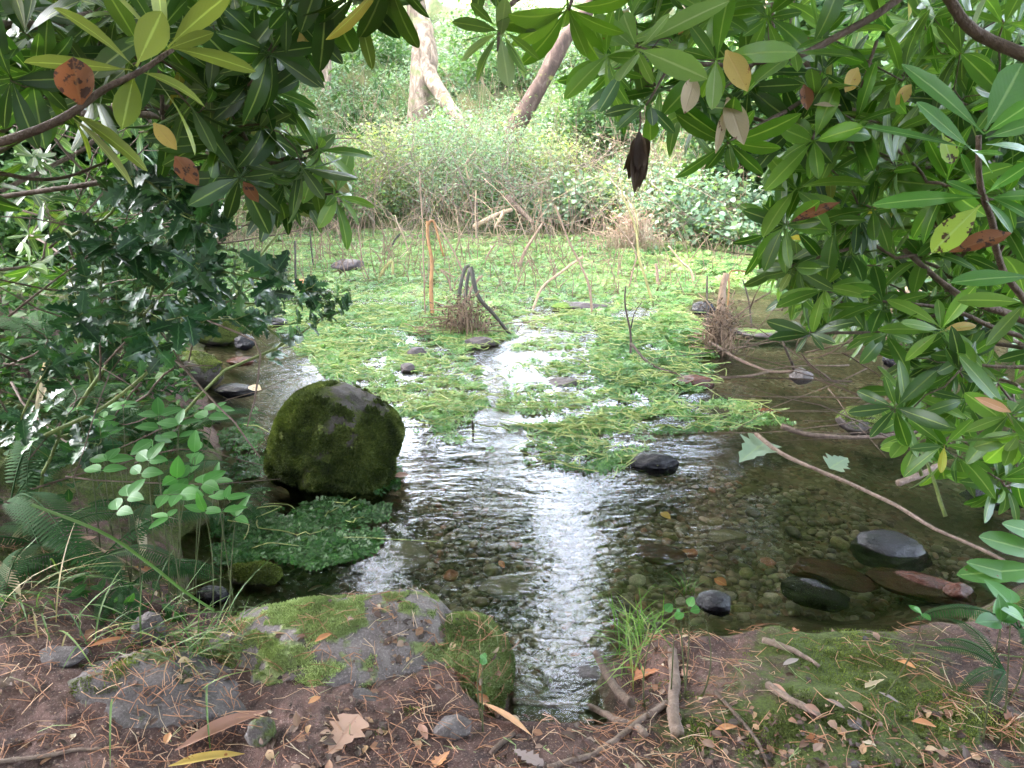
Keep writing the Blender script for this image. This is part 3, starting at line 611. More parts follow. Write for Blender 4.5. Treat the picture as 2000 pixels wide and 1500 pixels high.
tree('leaning brown mossy tree in the centre of the glade', [gz(b3), D(1003, 262, 10.2), D(1035, 200, 10.1), D(1072, 140, 10), D(1105, 70, 9.9), D(1160, 0, 9.9), b3+[2.6, .2, 4.6], b3+[3.3, .4, 7.5]], .14, .08, M['bark_red'], np.array([3.6, 5.5, 10.5]), (4, 7, 2.5), 130, 22000, M['crown'], cut=ngap)
tree('thick pinkish brown trunk behind the right hand rhododendron', [gz(b4), D(1495, 50, 11), D(1500, -80, 11), b4+[.2, .3, 6], b4+[.5, .4, 9]], .27, .12, M['bark_lit'], np.array([7.5, 6, 10.5]), (5, 7, 2.8), 150, 26000, M['crown'], cut=ngap)
far_trees = [(-30, 17, 'tall far tree left of the pale trunks'), (-14, 21, 'far tree seen between the two pale trunks'), (-2, 20, 'tall far tree right of the crooked trunk'), (12, 19, 'far tree right of the leaning trunk'), (24, 20, 'far tree behind the right hand leaves'), (-22, 24, 'far tree high on the left of the slope'), (5.2, 25, 'slim far tree on the crest behind the leaning trunk'), (-40, 14, 'tree beyond the far left thicket'), (36, 14, 'tree beyond the far right stream')]
for az, ds, lb in far_trees:
    p0 = tdir(az, 0, ds); p0[2] = float(H(p0[0], p0[1]))-.1; hh = 11+3*random.random()
    tree(lb, [p0, p0+[.15, 0, 2.5], p0+[.1, .2, 6], p0+[.3, .2, hh]], .17, .07, M['bark_far'], p0+[0, 0, hh*.72], (3.8, 3, hh*.4), 110, 20000, M['crown'], cut=ngap, lsz=.22)

# ------------------------------------------------------------------ shrubs of the slope
def shrub(label, base, size, m, nclump, nleaf, L, T=TINY, stem='twig_brn', ar=.55, clump=.16, up=.7, name='shrub', cat='shrub', rh=False, group=None, stemr=.0035, hang=.0, bot=.15):
    base = np.asarray(base, float); size = np.asarray(size, float); e = empty(name, base, label, cat, group)
    c = rdir(nclump)*(rng.random((nclump, 1))**.4); c[:, 2] = bot+(1-bot)*np.abs(c[:, 2]); c = base+c*size*np.array([.5, .5, 1])
    mb = MB(); dr, tip = grow(base-[0, 0, .1], c, stemr*.5, .5, .03, 4, .03, 4, mb); mb.build('branches', M[stem], e)
    mb = MB()
    if rh: whorls(mb, c, nrm(dr*.6+rng.normal(size=c.shape)*.3+[0, 0, .5]), nleaf, L, T)
    else:
        per = max(1, nleaf//nclump); pos = np.repeat(c, per, 0)+rng.normal(size=(nclump*per, 3))*clump*np.array([1, 1, .6])
        nn = nrm(rng.normal(size=pos.shape)*.5+[0, -.15, up]); s_ = L*(.5+.9*rng.random(len(pos)))
        cr = np.clip(np.repeat(rng.random(nclump), per)*.5+.5*rng.random(len(pos)), 0, 1)
        leaves(mb, pos, rng.normal(size=pos.shape)*[1, 1, .5]-[0, 0, hang], nn, s_, s_*ar, T, .15, .12, rnd=cr)
    mb.build('foliage', m, e); return e
def whorls(mb, c, ax, n, L, T=RHODO, droop=(.05, .5), spread=(55, 100), wr=.25, rn=None, wavy=.04):
    c = np.asarray(c, float); ax = nrm(ax); N = len(c)
    k = np.full(N, n) if np.ndim(n) == 0 else n; k = np.maximum(3, k+rng.integers(-2, 3, N)); idx = np.repeat(np.arange(N), k)
    num = np.concatenate([np.arange(a) for a in k]); A = ax[idx]; ref = nrm(np.cross(A, rdir(1)[0]+[.01, .3, .02])); B = np.cross(A, ref)
    ph = num*2.4+np.repeat(rng.random(N)*6.28, k)+rng.normal(size=len(idx))*.15; rad = np.cos(ph)[:, None]*ref+np.sin(ph)[:, None]*B
    sp = np.radians(spread[0]+(spread[1]-spread[0])*(1-num/np.maximum(1, k[idx]))+rng.normal(size=len(idx))*16)
    d = A*np.cos(sp)[:, None]+rad*np.sin(sp)[:, None]; nn = A*np.sin(sp)[:, None]-rad*np.cos(sp)[:, None]
    d = nrm(d+rng.normal(size=d.shape)*.16-[0, 0, .14]); l = (L if np.ndim(L) == 0 else np.repeat(L, k))*(.5+.75*rng.random(len(idx))**.8)
    rnd = np.clip(np.repeat(rng.random(N)*.55, k)+.47*rng.random(len(idx)), 0, 1) if rn is None else rn[0]+(rn[1]-rn[0])*rng.random(len(idx))
    leaves(mb, c[idx]-A*(num/10*.02)[:, None], d, nn, l, l*wr*(.85+.3*rng.random(len(idx))), T, droop[0]+(droop[1]-droop[0])*rng.random(len(idx)), .08+.18*rng.random(len(idx)), rnd, wavy)
def sb(px, py, d): b = D(px, py, d); b[2] = float(H(b[0], b[1])); return b
def shr(px, py, d, wpx, hpx, label, m, nclump, nleaf, L, **k):   # bush standing on the slope, sized by what it spans in the photo
    b = D(px, py, d); b[2] = min(b[2], float(H(b[0], b[1]))+.05); k.setdefault('group', None)
    top = D(px, py-hpx, d)[2]; h = max(.25, top-b[2]); return shrub(label, b, (wpx*d/F, wpx*d/F*.8, h), m, nclump, nleaf, L, **k)
shr(720, 290, 11, 190, 190, 'dark rhododendron bush between the two pale trunks', M['bush_d'], 70, 9, .15, rh=True, T=RHODO_LO, name='rhododendron')
shr(510, 300, 11.5, 150, 200, 'tall green bush left of the straight pale trunk', M['bush_g'], 70, 4200, .075)
shr(400, 330, 10, 300, 260, 'dark thicket bush behind the holly', M['bush_d'], 90, 5000, .08)
shr(930, 400, 9.2, 330, 210, 'wide bluish grey willow bush before the leaning trunk', M['bush_b'], 150, 12000, .045, clump=.2, ar=.35, stem='twig_brn')
shr(760, 390, 9.6, 220, 150, 'pale yellowish bush left of the bluish willow bush', M['bush_y'], 60, 4500, .05)
shr(1080, 330, 9.6, 150, 90, 'small yellow green bush at the foot of the leaning trunk', M['bush_y'], 40, 2600, .05)
shr(650, 400, 9, 200, 130, 'low green bush at the left end of the glade', M['bush_g'], 50, 3600, .055)
shr(1180, 300, 11, 220, 200, 'tall green bush right of the leaning trunk', M['bush_g'], 80, 5000, .075)
shr(1340, 300, 11, 260, 220, 'leafy bush before the thick pinkish trunk', M['bush_g'], 80, 5000, .08)
shr(960, 190, 13.5, 230, 190, 'pale green bush high between crooked and leaning trunks', M['bush_g'], 80, 5000, .08)
shr(1150, 180, 14, 200, 190, 'bush at the crest behind the leaning trunk', M['bush_b'], 60, 4000, .08)
shr(730, 140, 15, 170, 150, 'bush at the crest between the pale trunks', M['bush_g'], 60, 3600, .09)
shr(1230, 400, 8.6, 130, 80, 'yellow dried flower bush behind the tall yellow stalk', M['bush_y'], 30, 1500, .04)
def bramble(px, py, d, wpx, hpx, label):
    return shr(px, py, d, wpx, hpx, label, M['bush_b'], 60, 2600, .062, T=OVATE if 0 else LANCE, ar=.75, clump=.13, name='bramble', cat='bramble', up=1.0, group='brambles on the far bank')
bramble(1380, 470, 8, 330, 130, 'broad bluish green bramble on the far bank behind the hanging dead leaves')
bramble(1250, 420, 9, 220, 110, 'low bramble behind the yellow dried flower heads')
bramble(1560, 500, 7.8, 260, 170, 'bramble half hidden by the right hand rhododendron')
bramble(1090, 430, 9, 200, 100, 'small bramble right of the willow bush')
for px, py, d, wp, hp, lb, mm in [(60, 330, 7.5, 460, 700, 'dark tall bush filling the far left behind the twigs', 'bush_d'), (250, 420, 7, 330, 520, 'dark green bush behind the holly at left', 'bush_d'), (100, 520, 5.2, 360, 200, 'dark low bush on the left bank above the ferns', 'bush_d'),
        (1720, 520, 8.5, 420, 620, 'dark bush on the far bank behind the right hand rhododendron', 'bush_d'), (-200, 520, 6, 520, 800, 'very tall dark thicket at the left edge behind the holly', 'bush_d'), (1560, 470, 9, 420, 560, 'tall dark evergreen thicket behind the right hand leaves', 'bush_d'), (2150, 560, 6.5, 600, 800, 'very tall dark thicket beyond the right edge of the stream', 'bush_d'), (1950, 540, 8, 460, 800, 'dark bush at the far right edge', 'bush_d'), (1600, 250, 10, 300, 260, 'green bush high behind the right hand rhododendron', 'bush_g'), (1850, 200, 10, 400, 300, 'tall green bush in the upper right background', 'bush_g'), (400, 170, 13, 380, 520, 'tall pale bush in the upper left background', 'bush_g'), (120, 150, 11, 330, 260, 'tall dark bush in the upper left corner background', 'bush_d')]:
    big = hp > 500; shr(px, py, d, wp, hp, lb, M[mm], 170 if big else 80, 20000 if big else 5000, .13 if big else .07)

# ground cover of the slope, one mass nobody could count
def gcover(n, xlo, xhi, ylo, yhi, hmax, L, m, name, label, cat, T=TINY, ar=.6, seed=0, dens=.0, sidex=None):
    x = xlo+(xhi-xlo)*rng.random(n*3); y = ylo+(yhi-ylo)*rng.random(n*3)**1.3; d = land(x, y)[1]
    k = (d > .05)&(fbm2(x, y, .9, 3, seed)+.5 > dens+.2*rng.random(len(x)))
    if sidex is not None: k &= sidex(x, y)
    x, y = x[k][:n], y[k][:n]; z = H(x, y)+hmax*(.2+.8*np.clip(fbm2(x, y, 1.3, 3, seed+4)+.5, 0, 1))*rng.random(len(x))
    pos = np.stack([x, y, z], -1); s_ = L*(.5+rng.random(len(x))); mb = MB()
    leaves(mb, pos, rng.normal(size=pos.shape)*[1, 1, .5], nrm(rng.normal(size=pos.shape)*.45+[0, -.2, .8]), s_, s_*ar, T, .15, .1, rnd=np.clip(.5+fbm2(x, y, .8, 3, seed+7)*1.2+rng.normal(size=len(x))*.2, 0, 1))
    return tag(mb.build(name, m), label, cat, kind='stuff')
gcover(90000, -9, 9, 7.2, 20, .55, .06, M['bush_b'], 'undergrowth', 'mixed low leafy undergrowth over the far slope', 'undergrowth', seed=3, dens=.25)
gcover(50000, -9, 9, 7.0, 17, .4, .055, M['bush_g'], 'ground_cover', 'green ground cover over the far slope', 'ground cover', seed=13, dens=.3)
gcover(12000, -9, 9, 7.0, 13, .55, .05, M['bush_y'], 'dry_weeds', 'yellowing weeds scattered on the far slope', 'weeds', seed=23, dens=.5)
gcover(16000, -7, -1.2, 2.4, 8, .16, .05, M['bush_d'], 'ivy_cover', 'dark low ground cover on the left bank', 'ground cover', seed=33, dens=.2)
gcover(5500, -3.2, -.8, 1.45, 3.6, .1, .034, M['fern'], 'low_plants', 'low leafy plants in the shade down the left bank to the water', 'ground cover', seed=43, dens=.3, T=LANCE, ar=.5)
gcover(9000, -3.6, 4.5, 6.9, 8.6, .3, .03, M['cress'], 'bank_weeds', 'low pale weeds along the foot of the far bank', 'weeds', seed=53, dens=.25)
# dry stems along the far bank
mb = MB()
for _ in range(620):
    x = rng.uniform(-3.6, 5.5); y = rng.uniform(7.3, 10.8); z = float(H(x, y)); h = rng.uniform(.15, .85); ln = rng.normal(size=2)*.75*h
    p = np.array([[x, y, z], [x+ln[0]*.3, y+ln[1]*.3, z+h*.6], [x+ln[0], y+ln[1], z+h*(1 if random.random() < .6 else .75)]])
    tube(mb, spline(p, 5), np.linspace(.005, .002, 5)*rng.uniform(.6, 1.3), 3, random.random())
tag(mb.build('dry_stems', M['straw']), 'tangle of thin dry stems and straw along the far bank', 'dry stems', kind='stuff')

mb = MB()
for kk in range(900):
    q = sample_px([(430, 470), (700, 440), (1000, 450), (1400, 480), (1500, 540), (1300, 590), (1000, 580), (760, 560), (500, 560)] if random.random() < .45 else [(500, 400), (700, 380), (1350, 390), (1450, 480), (1200, 470), (600, 450)], 1)[0]
    p0 = P(q[0], q[1], 0.0); z0 = max(0., float(H(p0[0], p0[1]))); h = rng.uniform(.12, .9)*(.55 if q[1] > 480 else 1.2 if kk % 3 else 1.9); ln = rng.normal(size=2)*.35*h; p0[2] = z0-.02
    c = np.array([p0, p0+[ln[0]*.4+rng.normal()*.03, ln[1]*.4, h*.55], p0+[ln[0], ln[1], h]])
    tube(mb, spline(c, 6), np.linspace(.0045, .0015, 6)*rng.uniform(.5, 1.3), 4)
    if random.random() < .4: a_ = c[1]; tube(mb, spline([a_, a_+[rng.normal()*.08, 0, .08], a_+[rng.normal()*.16, 0, rng.uniform(-.05, .2)]], 4), .0016, 3)
tag(mb.build('thin_dead_stems', M['stalk_b']), 'many thin bare dead stems standing in the far pond and along its bank', 'dead stems', kind='stuff')
mb = MB()
for _ in range(520):
    q = sample_px([(430, 300), (700, 240), (1000, 290), (1300, 280), (1500, 420), (1300, 490), (500, 460)], 1)[0]; d = rng.uniform(7.4, 9.6); a = D(q[0], q[1], d); gh = float(H(a[0], a[1])); a[2] = max(a[2], gh+.03); l = rng.uniform(.25, 1.1)
    v = nrm(rng.normal(size=3)*[.7, .4, .5]+[0, 0, .75])*l; c = [a-v*.5, a+rng.normal(size=3)*.06*l, a+v*.5]; c[0][2] = max(c[0][2], gh-.02); r_ = rng.uniform(.002, .0055)
    tube(mb, wobble(spline(c, 8), .07, 3), np.linspace(r_, r_*.35, 8), 4)
    for _k in range(random.randint(0, 3)): b_ = c[1]+v*rng.uniform(-.2, .4); tube(mb, spline([b_, b_+nrm(v+rng.normal(size=3)*l*.7)*l*.3], 4), r_*.4, 3)
tag(mb.build('bare_thicket', M['twig_pale']), 'hazy tangle of thin bare greyish twigs in front of the bushes beyond the pond', 'twigs', kind='stuff')
def branch(name, label, pts, r0, r1, m, cat='branch', n=22, wob=.02, forks=(), grp=None):
    e = None; mb = MB(); p = wobble(spline(pts, n), wob, 5); tube(mb, p, np.linspace(r0, r1, n)*(1+.15*(rng.random(n)-.5)), 8, .5, .06)
    for fk in forks: tube(mb, wobble(spline(fk, 12), wob*.5, 6), np.linspace(r1*1.2, r1*.5, 12), 6)
    return tag(mb.build(name, M[m] if isinstance(m, str) else m), label, cat, grp)
# fallen branches at the foot of the slope
branch('fallen_branch', 'pale forked dead branch lying at the foot of the willow bush', [D(925, 445, 8.3), D(960, 425, 8.2), D(1000, 408, 8.3)], .03, .02, 'straw', forks=[[D(985, 412, 8.2), D(975, 430, 8.1), D(965, 447, 8.1)]])
branch('fallen_branch', 'brown dead limb slanting down behind the pale forked branch', [D(990, 385, 8.5), D(1015, 410, 8.4), D(1040, 435, 8.2)], .035, .025, 'twig_brn')
branch('fallen_branch', 'thin curved dead branch rising left of the willow stems', [D(915, 350, 8.6), D(910, 320, 8.6), D(930, 290, 8.8)], .014, .006, 'straw')
branch('fallen_log', 'mossy log lying along the water at the far right', [D(1330, 535, 7.0), D(1430, 540, 6.8), D(1560, 560, 6.5)], .08, .06, M['bark_red'], 'log')
branch('fallen_branch', 'pale straight branch on the far right bank', [D(1740, 565, 5.6), D(1900, 585, 5.4), D(2040, 600, 5.3)], .03, .02, 'straw')

# ------------------------------------------------------------------ broken stalks standing in the cress
def stalk(label, pts, r0, r1, m, dep_py=None, group='broken stalks standing in the cress', name='broken_stalk', z0=-.03, fork=None):
    base = P(pts[0][0], pts[0][1], 0.0); dep = (base-CAM)@FW
    q = [D(a, b, dep*(1+(c[0] if c else 0))) for a, b, *c in pts]; q[0] = base-[0, 0, .05]
    mb = MB(); n = 14; p = wobble(spline(q, n), .012, 4); tube(mb, p, np.linspace(r0, r1, n)*(1+.1*(rng.random(n)-.5)), 9, .5, .08)
    if fork:
        q2 = [D(a, b, dep) for a, b in fork]; tube(mb, wobble(spline(q2, 9), .008, 5), np.linspace(r1, r1*.6, 9), 7, .5, .08)
    return tag(mb.build(name, M[m]), label, 'stalk', group)
stalk('tall thick orange brown stalk left of the dark broken cluster', [(845, 622), (841, 560), (843, 510), (836, 465), (835, 432)], .016, .011, 'stalk_o', fork=[(836, 440), (842, 432), (850, 440), (866, 500)])
stalk('tall thin dark stem close beside the orange stalk', [(832, 622), (828, 540), (826, 440), (820, 335)], .006, .004, 'stalk_b')
stalk('blackened bent stalk forming the left leg of the cluster', [(893, 590), (900, 555), (908, 525), (918, 520)], .015, .013, 'stalk_k')
stalk('blackened stalk leaning right from the top of the cluster', [(1010, 655), (970, 620), (935, 580), (918, 522)], .010, .015, 'stalk_k')
stalk('black upright stalk in the middle of the cluster', [(907, 600), (912, 560), (917, 525)], .014, .012, 'stalk_k')
stalk('short snapped brown stalk with a pale broken tip in the cluster', [(912, 600), (918, 570), (935, 545), (943, 538)], .010, .009, 'stalk_b')
stalk('thin brown stick leaning left of the cluster', [(885, 575), (875, 545), (860, 528), (888, 543)], .008, .006, 'stalk_b')
stalk('long greenish dead stem bent over right of the orange stalk', [(925, 575), (900, 520), (875, 470), (850, 438)], .009, .006, 'stalk_b')
stalk('tall yellow stalk with dried flower head at right of the glade', [(1278, 590), (1262, 545), (1248, 500), (1240, 440), (1218, 385), (1212, 350)], .012, .005, 'stalk_y', fork=[(1246, 460), (1240, 410), (1222, 380)])
stalk('thin brown stem crossing the base of the yellow stalk', [(1225, 570), (1236, 530), (1240, 490), (1190, 420)], .008, .005, 'stalk_b')
stalk('long arched pale stalk leaning from the mat up to the right', [(1035, 605), (1060, 560), (1100, 530), (1140, 500)], .010, .008, 'straw')
stalk('forked pale brown stalk bent down at right of the arch', [(1158, 615), (1150, 560), (1135, 520), (1110, 470), (1085, 400)], .010, .006, 'stalk_b')
stalk('thick short brown stalk leaning right in the far cress', [(1012, 520), (1025, 490), (1038, 470), (1060, 435)], .018, .010, 'stalk_b')
stalk('dark snapped stick leaning left in the far cress', [(757, 490), (770, 470), (783, 455)], .012, .010, 'stalk_k')
stalk('pale dry stem leaning left behind the cress', [(800, 495), (790, 465), (778, 440), (772, 420)], .009, .005, 'straw')
stalk('bent yellow stub like an upturned V at left of the mat', [(735, 548), (748, 528), (765, 510), (767, 545)], .016, .010, 'stalk_y')
stalk('thin dark stem beside the bent yellow stub', [(706, 520), (704, 490), (700, 440)], .007, .005, 'stalk_b')
stalk('very tall thin brown stem behind the orange stalk', [(730, 460), (732, 400), (735, 330)], .007, .004, 'stalk_b')
stalk('pale upright dry stalk near the willow bush', [(930, 470), (928, 420), (930, 372)], .010, .006, 'straw')
stalk('two leaved dry stalk right of the willow bush', [(1075, 440), (1068, 380), (1063, 325)], .010, .006, 'straw', fork=[(1068, 380), (1074, 350), (1076, 328)])
stalk('short pointed brown stub between cluster and arch', [(945, 512), (955, 495), (967, 478)], .012, .007, 'stalk_b')
stalk('dark hanging stem left in the cress', [(578, 560), (577, 520), (576, 470)], .010, .007, 'stalk_k')
stalk('dark hanging stem right of the first one', [(612, 520), (608, 490), (604, 450)], .009, .006, 'stalk_k')
stalk('tall grey dead stem at the left of the mat', [(660, 440), (655, 400), (650, 350)], .011, .007, 'twig_brn')
stalk('long pale green stalk slanting up from the left of the water', [(425, 615), (460, 575), (500, 510), (560, 440)], .013, .008, 'twig_grn')
stalk('orange brown stalk by the holly at the water edge', [(362, 615), (372, 560), (382, 510)], .012, .010, 'stalk_o')
stalk('thick brown bundle of dead stems standing in dark water at right', [(1403, 672), (1408, 610), (1412, 560), (1418, 535)], .03, .018, 'stalk_b')
stalk('thin pale stem rising beside the brown bundle', [(1420, 640), (1424, 570), (1428, 530), (1465, 530)], .007, .004, 'stalk_o')
stalk('dark thin stem left of the brown bundle', [(1385, 640), (1380, 590), (1380, 540)], .008, .006, 'twig_dk')
stalk('thin dark stem right of the brown bundle', [(1470, 640), (1462, 590), (1450, 545)], .006, .004, 'twig_dk')
stalk('short reddish stub in the cress under the ferns', [(1284, 555), (1283, 530), (1280, 515)], .014, .012, 'stalk_b')
stalk('pale curved branch arching over the mat at far right', [(1360, 560), (1350, 530), (1330, 510), (1305, 480)], .012, .007, 'straw')
stalk('forked dark twig rising from the right cress mat', [(1232, 700), (1232, 650), (1222, 600), (1222, 560)], .008, .004, 'twig_dk', fork=[(1232, 640), (1240, 610), (1255, 590)])
stalk('short dark stick standing in the ripples near the middle', [(922, 842), (922, 822)], .004, .004, 'twig_dk')
for px, py, h, lb in [(655, 530, 18, 'leftmost stub on the far mud hump'), (665, 528, 14, 'second stub on the far mud hump'), (690, 524, 12, 'third stub on the far mud hump'), (704, 522, 16, 'rightmost stub on the far mud hump')]:
    stalk(lb, [(px, py), (px+1, py-h*.5), (px+2, py-h)], .016, .010, 'stalk_b')
# hanging withered shreds and roots round the broken cluster and the bundle
for cx, cyy, wpx, hp, lb in [(905, 650, 110, 110, 'shaggy brown withered growth round the dark broken stalks'), (1405, 680, 70, 130, 'shaggy dead stems hanging round the brown bundle'), (1228, 480, 110, 110, 'tangled heap of dry brown stems under the tall yellow stalk')]:
    b = P(cx, cyy, 0.0) if cx != 1228 else D(1235, 480, 7.0); dep = (b-CAM)@FW; mb = MB()
    for _ in range(130 if cx != 1228 else 200):
        x0 = b[0]+rng.normal()*wpx*dep/F*.34; y0 = b[1]+rng.normal()*.07; h = hp*dep/F*rng.uniform(.25, 1)*(1.1-.9*min(1, abs(x0-b[0])/(wpx*dep/F*.6)))
        h = max(.04, h); q = np.array([[x0, y0, b[2]-.02], [x0+rng.normal()*.02, y0, b[2]+h*.6], [x0+rng.normal()*.09, y0+rng.normal()*.06, b[2]+h*rng.uniform(.6, 1)]]); tube(mb, spline(q, 5), rng.uniform(.0015, .004), 3)
    e = empty('withered_plant', b, lb, 'dead plant'); mb.build('stems', M['stalk_b'] if cx != 1228 else M['straw'], e)
    mb = MB(); n = 500; pos = b+rng.normal(size=(n, 3))*[wpx*dep/F*.25, .07, hp*dep/F*.2]+[0, 0, hp*dep/F*.35]; leaves(mb, pos, rng.normal(size=(n, 3))-[0, 0, 1.2], rdir(n), .03, .008, LANCE, .2); mb.build('withered_leaves', M['dead_dark'] if cx != 1228 else M['dead_pink'], e)

# ------------------------------------------------------------------ watercress
def inany(px, py, polys):
    r = np.zeros(px.shape, bool)
    for q_ in polys: r |= inpoly(px, py, q_)
    return r
def cress(name, label, pieces, m, stems=0, hmul=1.0, L=.018):
    mb = MB(); ms = MB()
    for poly, n, hgt, thr, seed in pieces:
        wp = pxpoly(poly); q_ = sample_poly(wp, n*2); d = sdf(q_[:, 0], q_[:, 1], wp)
        nz_ = fbm2(q_[:, 0], q_[:, 1]*1.7, 4.5, 5, seed)+.5; k = (nz_+1.1*fbm2(q_[:, 0]*.6, q_[:, 1]*1.5, 11, 4, seed+5)+np.clip(-d*2.0, 0, .25) > thr-.1+.34*rng.random(len(q_))); q_, nz_, d = q_[k], nz_[k], d[k]
        z = hgt*np.clip((nz_-thr)*2.2, .02, 1)*sstep(0, -.2, d)*rng.random(len(q_))**.6+.006
        # leaflets in sprigs of five
        n_ = len(q_); c = np.stack([q_[:, 0], q_[:, 1], z], -1); ax = nrm(rng.normal(size=(n_, 3))*.35+[0, -.1, 1]); ref = nrm(np.cross(ax, rdir(n_))); b = np.cross(ax, ref)
        sz = L*(.45+.8*rng.random(n_)**1.5); col = np.clip(.5+fbm2(q_[:, 0], q_[:, 1], 2.2, 3, seed+3)*.9+rng.normal(size=n_)*.12+.2*(z/max(hgt, .01)-.3), 0, 1)
        for t in range(5):
            a = t*1.2566+rng.random(n_)*.5; dv = np.cos(a)[:, None]*ref+np.sin(a)[:, None]*b
            leaves(mb, c+dv*(sz*.25)[:, None], dv+ax*.15, ax, sz, sz*.8, TINY, .2, .15, rnd=np.clip(col+rng.normal(size=n_)*.08, 0, 1))
        for _ in range(int(stems*n/10000)):
            i_ = rng.integers(n_); s0 = c[i_]+[0, 0, .008]; a = rng.random()*6.28; l = rng.uniform(.04, .16); dv = np.array([cos(a), sin(a)*.6, 0])
            q2 = np.array([s0, s0+dv*l*.4+[0, 0, rng.uniform(0, .02)], s0+dv*l*.7+[rng.normal()*.03, rng.normal()*.03, rng.uniform(0, .015)], s0+dv*l+[rng.normal()*.06, rng.normal()*.05, 0]])
            tube(ms, spline(q2, 7), rng.uniform(.0014, .003), 3)
    e = mb.build(name, m); tag(e, label, 'watercress', kind='stuff')
    if ms.n: o = ms.build('cress_stems', M['cress_stem'], e); tag(o, kind='stuff')
    return e
M['cress_stem'] = barkmat('watercress_stem', [(.3, (.22, .3, .07)), (.7, (.42, .47, .16))], 20, .5)
far_mat = [(180, 520), (260, 492), (430, 478), (560, 458), (700, 447), (950, 462), (1150, 460), (1330, 480), (1500, 512), (1620, 545), (1560, 585), (1440, 560), (1370, 575), (1330, 610), (1250, 600), (1150, 625), (1060, 600), (1000, 625), (900, 630), (820, 640), (700, 640), (600, 650), (520, 640), (430, 610), (330, 590)]
cress('watercress', 'bright green watercress covering the far half of the pond', [(far_mat, 24000, .07, .40, 2), ([(560, 600), (820, 600), (1000, 610), (1010, 660), (930, 700), (960, 790), (900, 870), (820, 850), (740, 790), (700, 770), (610, 720), (540, 650)], 7000, .025, .57, 5),
      ([(560, 620), (680, 640), (720, 700), (640, 740), (600, 700)], 1100, .05, .42, 11), ([(1000, 610), (1200, 600), (1250, 640), (1180, 690), (1210, 800), (1100, 860), (950, 850), (1000, 700)], 2200, .012, .68, 15), ([(1150, 690), (1180, 640), (1330, 600), (1420, 670), (1400, 740), (1330, 800), (1240, 800), (1170, 760)], 4200, .06, .44, 7),
      ([(930, 830), (1250, 790), (1440, 780), (1560, 830), (1300, 850), (1200, 930), (960, 900)], 1800, .01, .63, 9)], M['cress'], 800)
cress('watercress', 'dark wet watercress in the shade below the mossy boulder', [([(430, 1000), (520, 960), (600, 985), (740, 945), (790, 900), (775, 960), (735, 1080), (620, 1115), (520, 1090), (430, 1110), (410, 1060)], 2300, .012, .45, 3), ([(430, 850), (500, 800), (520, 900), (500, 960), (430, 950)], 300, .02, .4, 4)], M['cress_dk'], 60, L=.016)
branch_w = [('long bare branch reaching from the right bank into the dark water', [P(1475, 848, .09), P(1530, 890, .06), P(1640, 935, .04), P(1740, 985, .03), P(1820, 1030, .06), P(1960, 1095, .12)], .009, .005, 'root'),
 ('curved brown branch lying below the moss capped stone', [P(1525, 832, .03), P(1590, 850, .01), P(1700, 855, .01), P(1800, 840, .02)], .014, .006, 'twig_brn'),
 ('thin dead branch slanting in dark water below the brown bundle', [P(1385, 665, .06), P(1440, 700, .02), P(1500, 724, .01), P(1550, 725, .03)], .009, .008, 'twig_brn'),
 ('forked end of drowned branch reaching left over the dark water', [P(1400, 738, .005), P(1460, 735, .015), P(1500, 727, .03)], .008, .005, 'twig_brn'),
 ('dark twig standing up from the grey round stone', [P(1553, 725, .02), D(1535, 680, 3.75), D(1520, 640, 3.8)], .008, .004, 'twig_dk'),
 ('dark sodden stick crossing the right cress mat edge', [P(1232, 670, .1), P(1270, 710, .04), P(1340, 738, .02)], .008, .005, 'twig_dk'),
 ('black stick lying at the left waterline under the herbs', [P(330, 810, .05), P(380, 820, .02), P(430, 826, .01)], .012, .008, 'twig_dk'),
 ('reddish stick resting in the right hand rapid', [P(1750, 945, .06), P(1800, 925, .09), P(1840, 900, .12)], .012, .010, 'root')]
for lb, pts, a, b, mm in branch_w: branch('branch', lb, pts, a, b, mm, wob=.012)

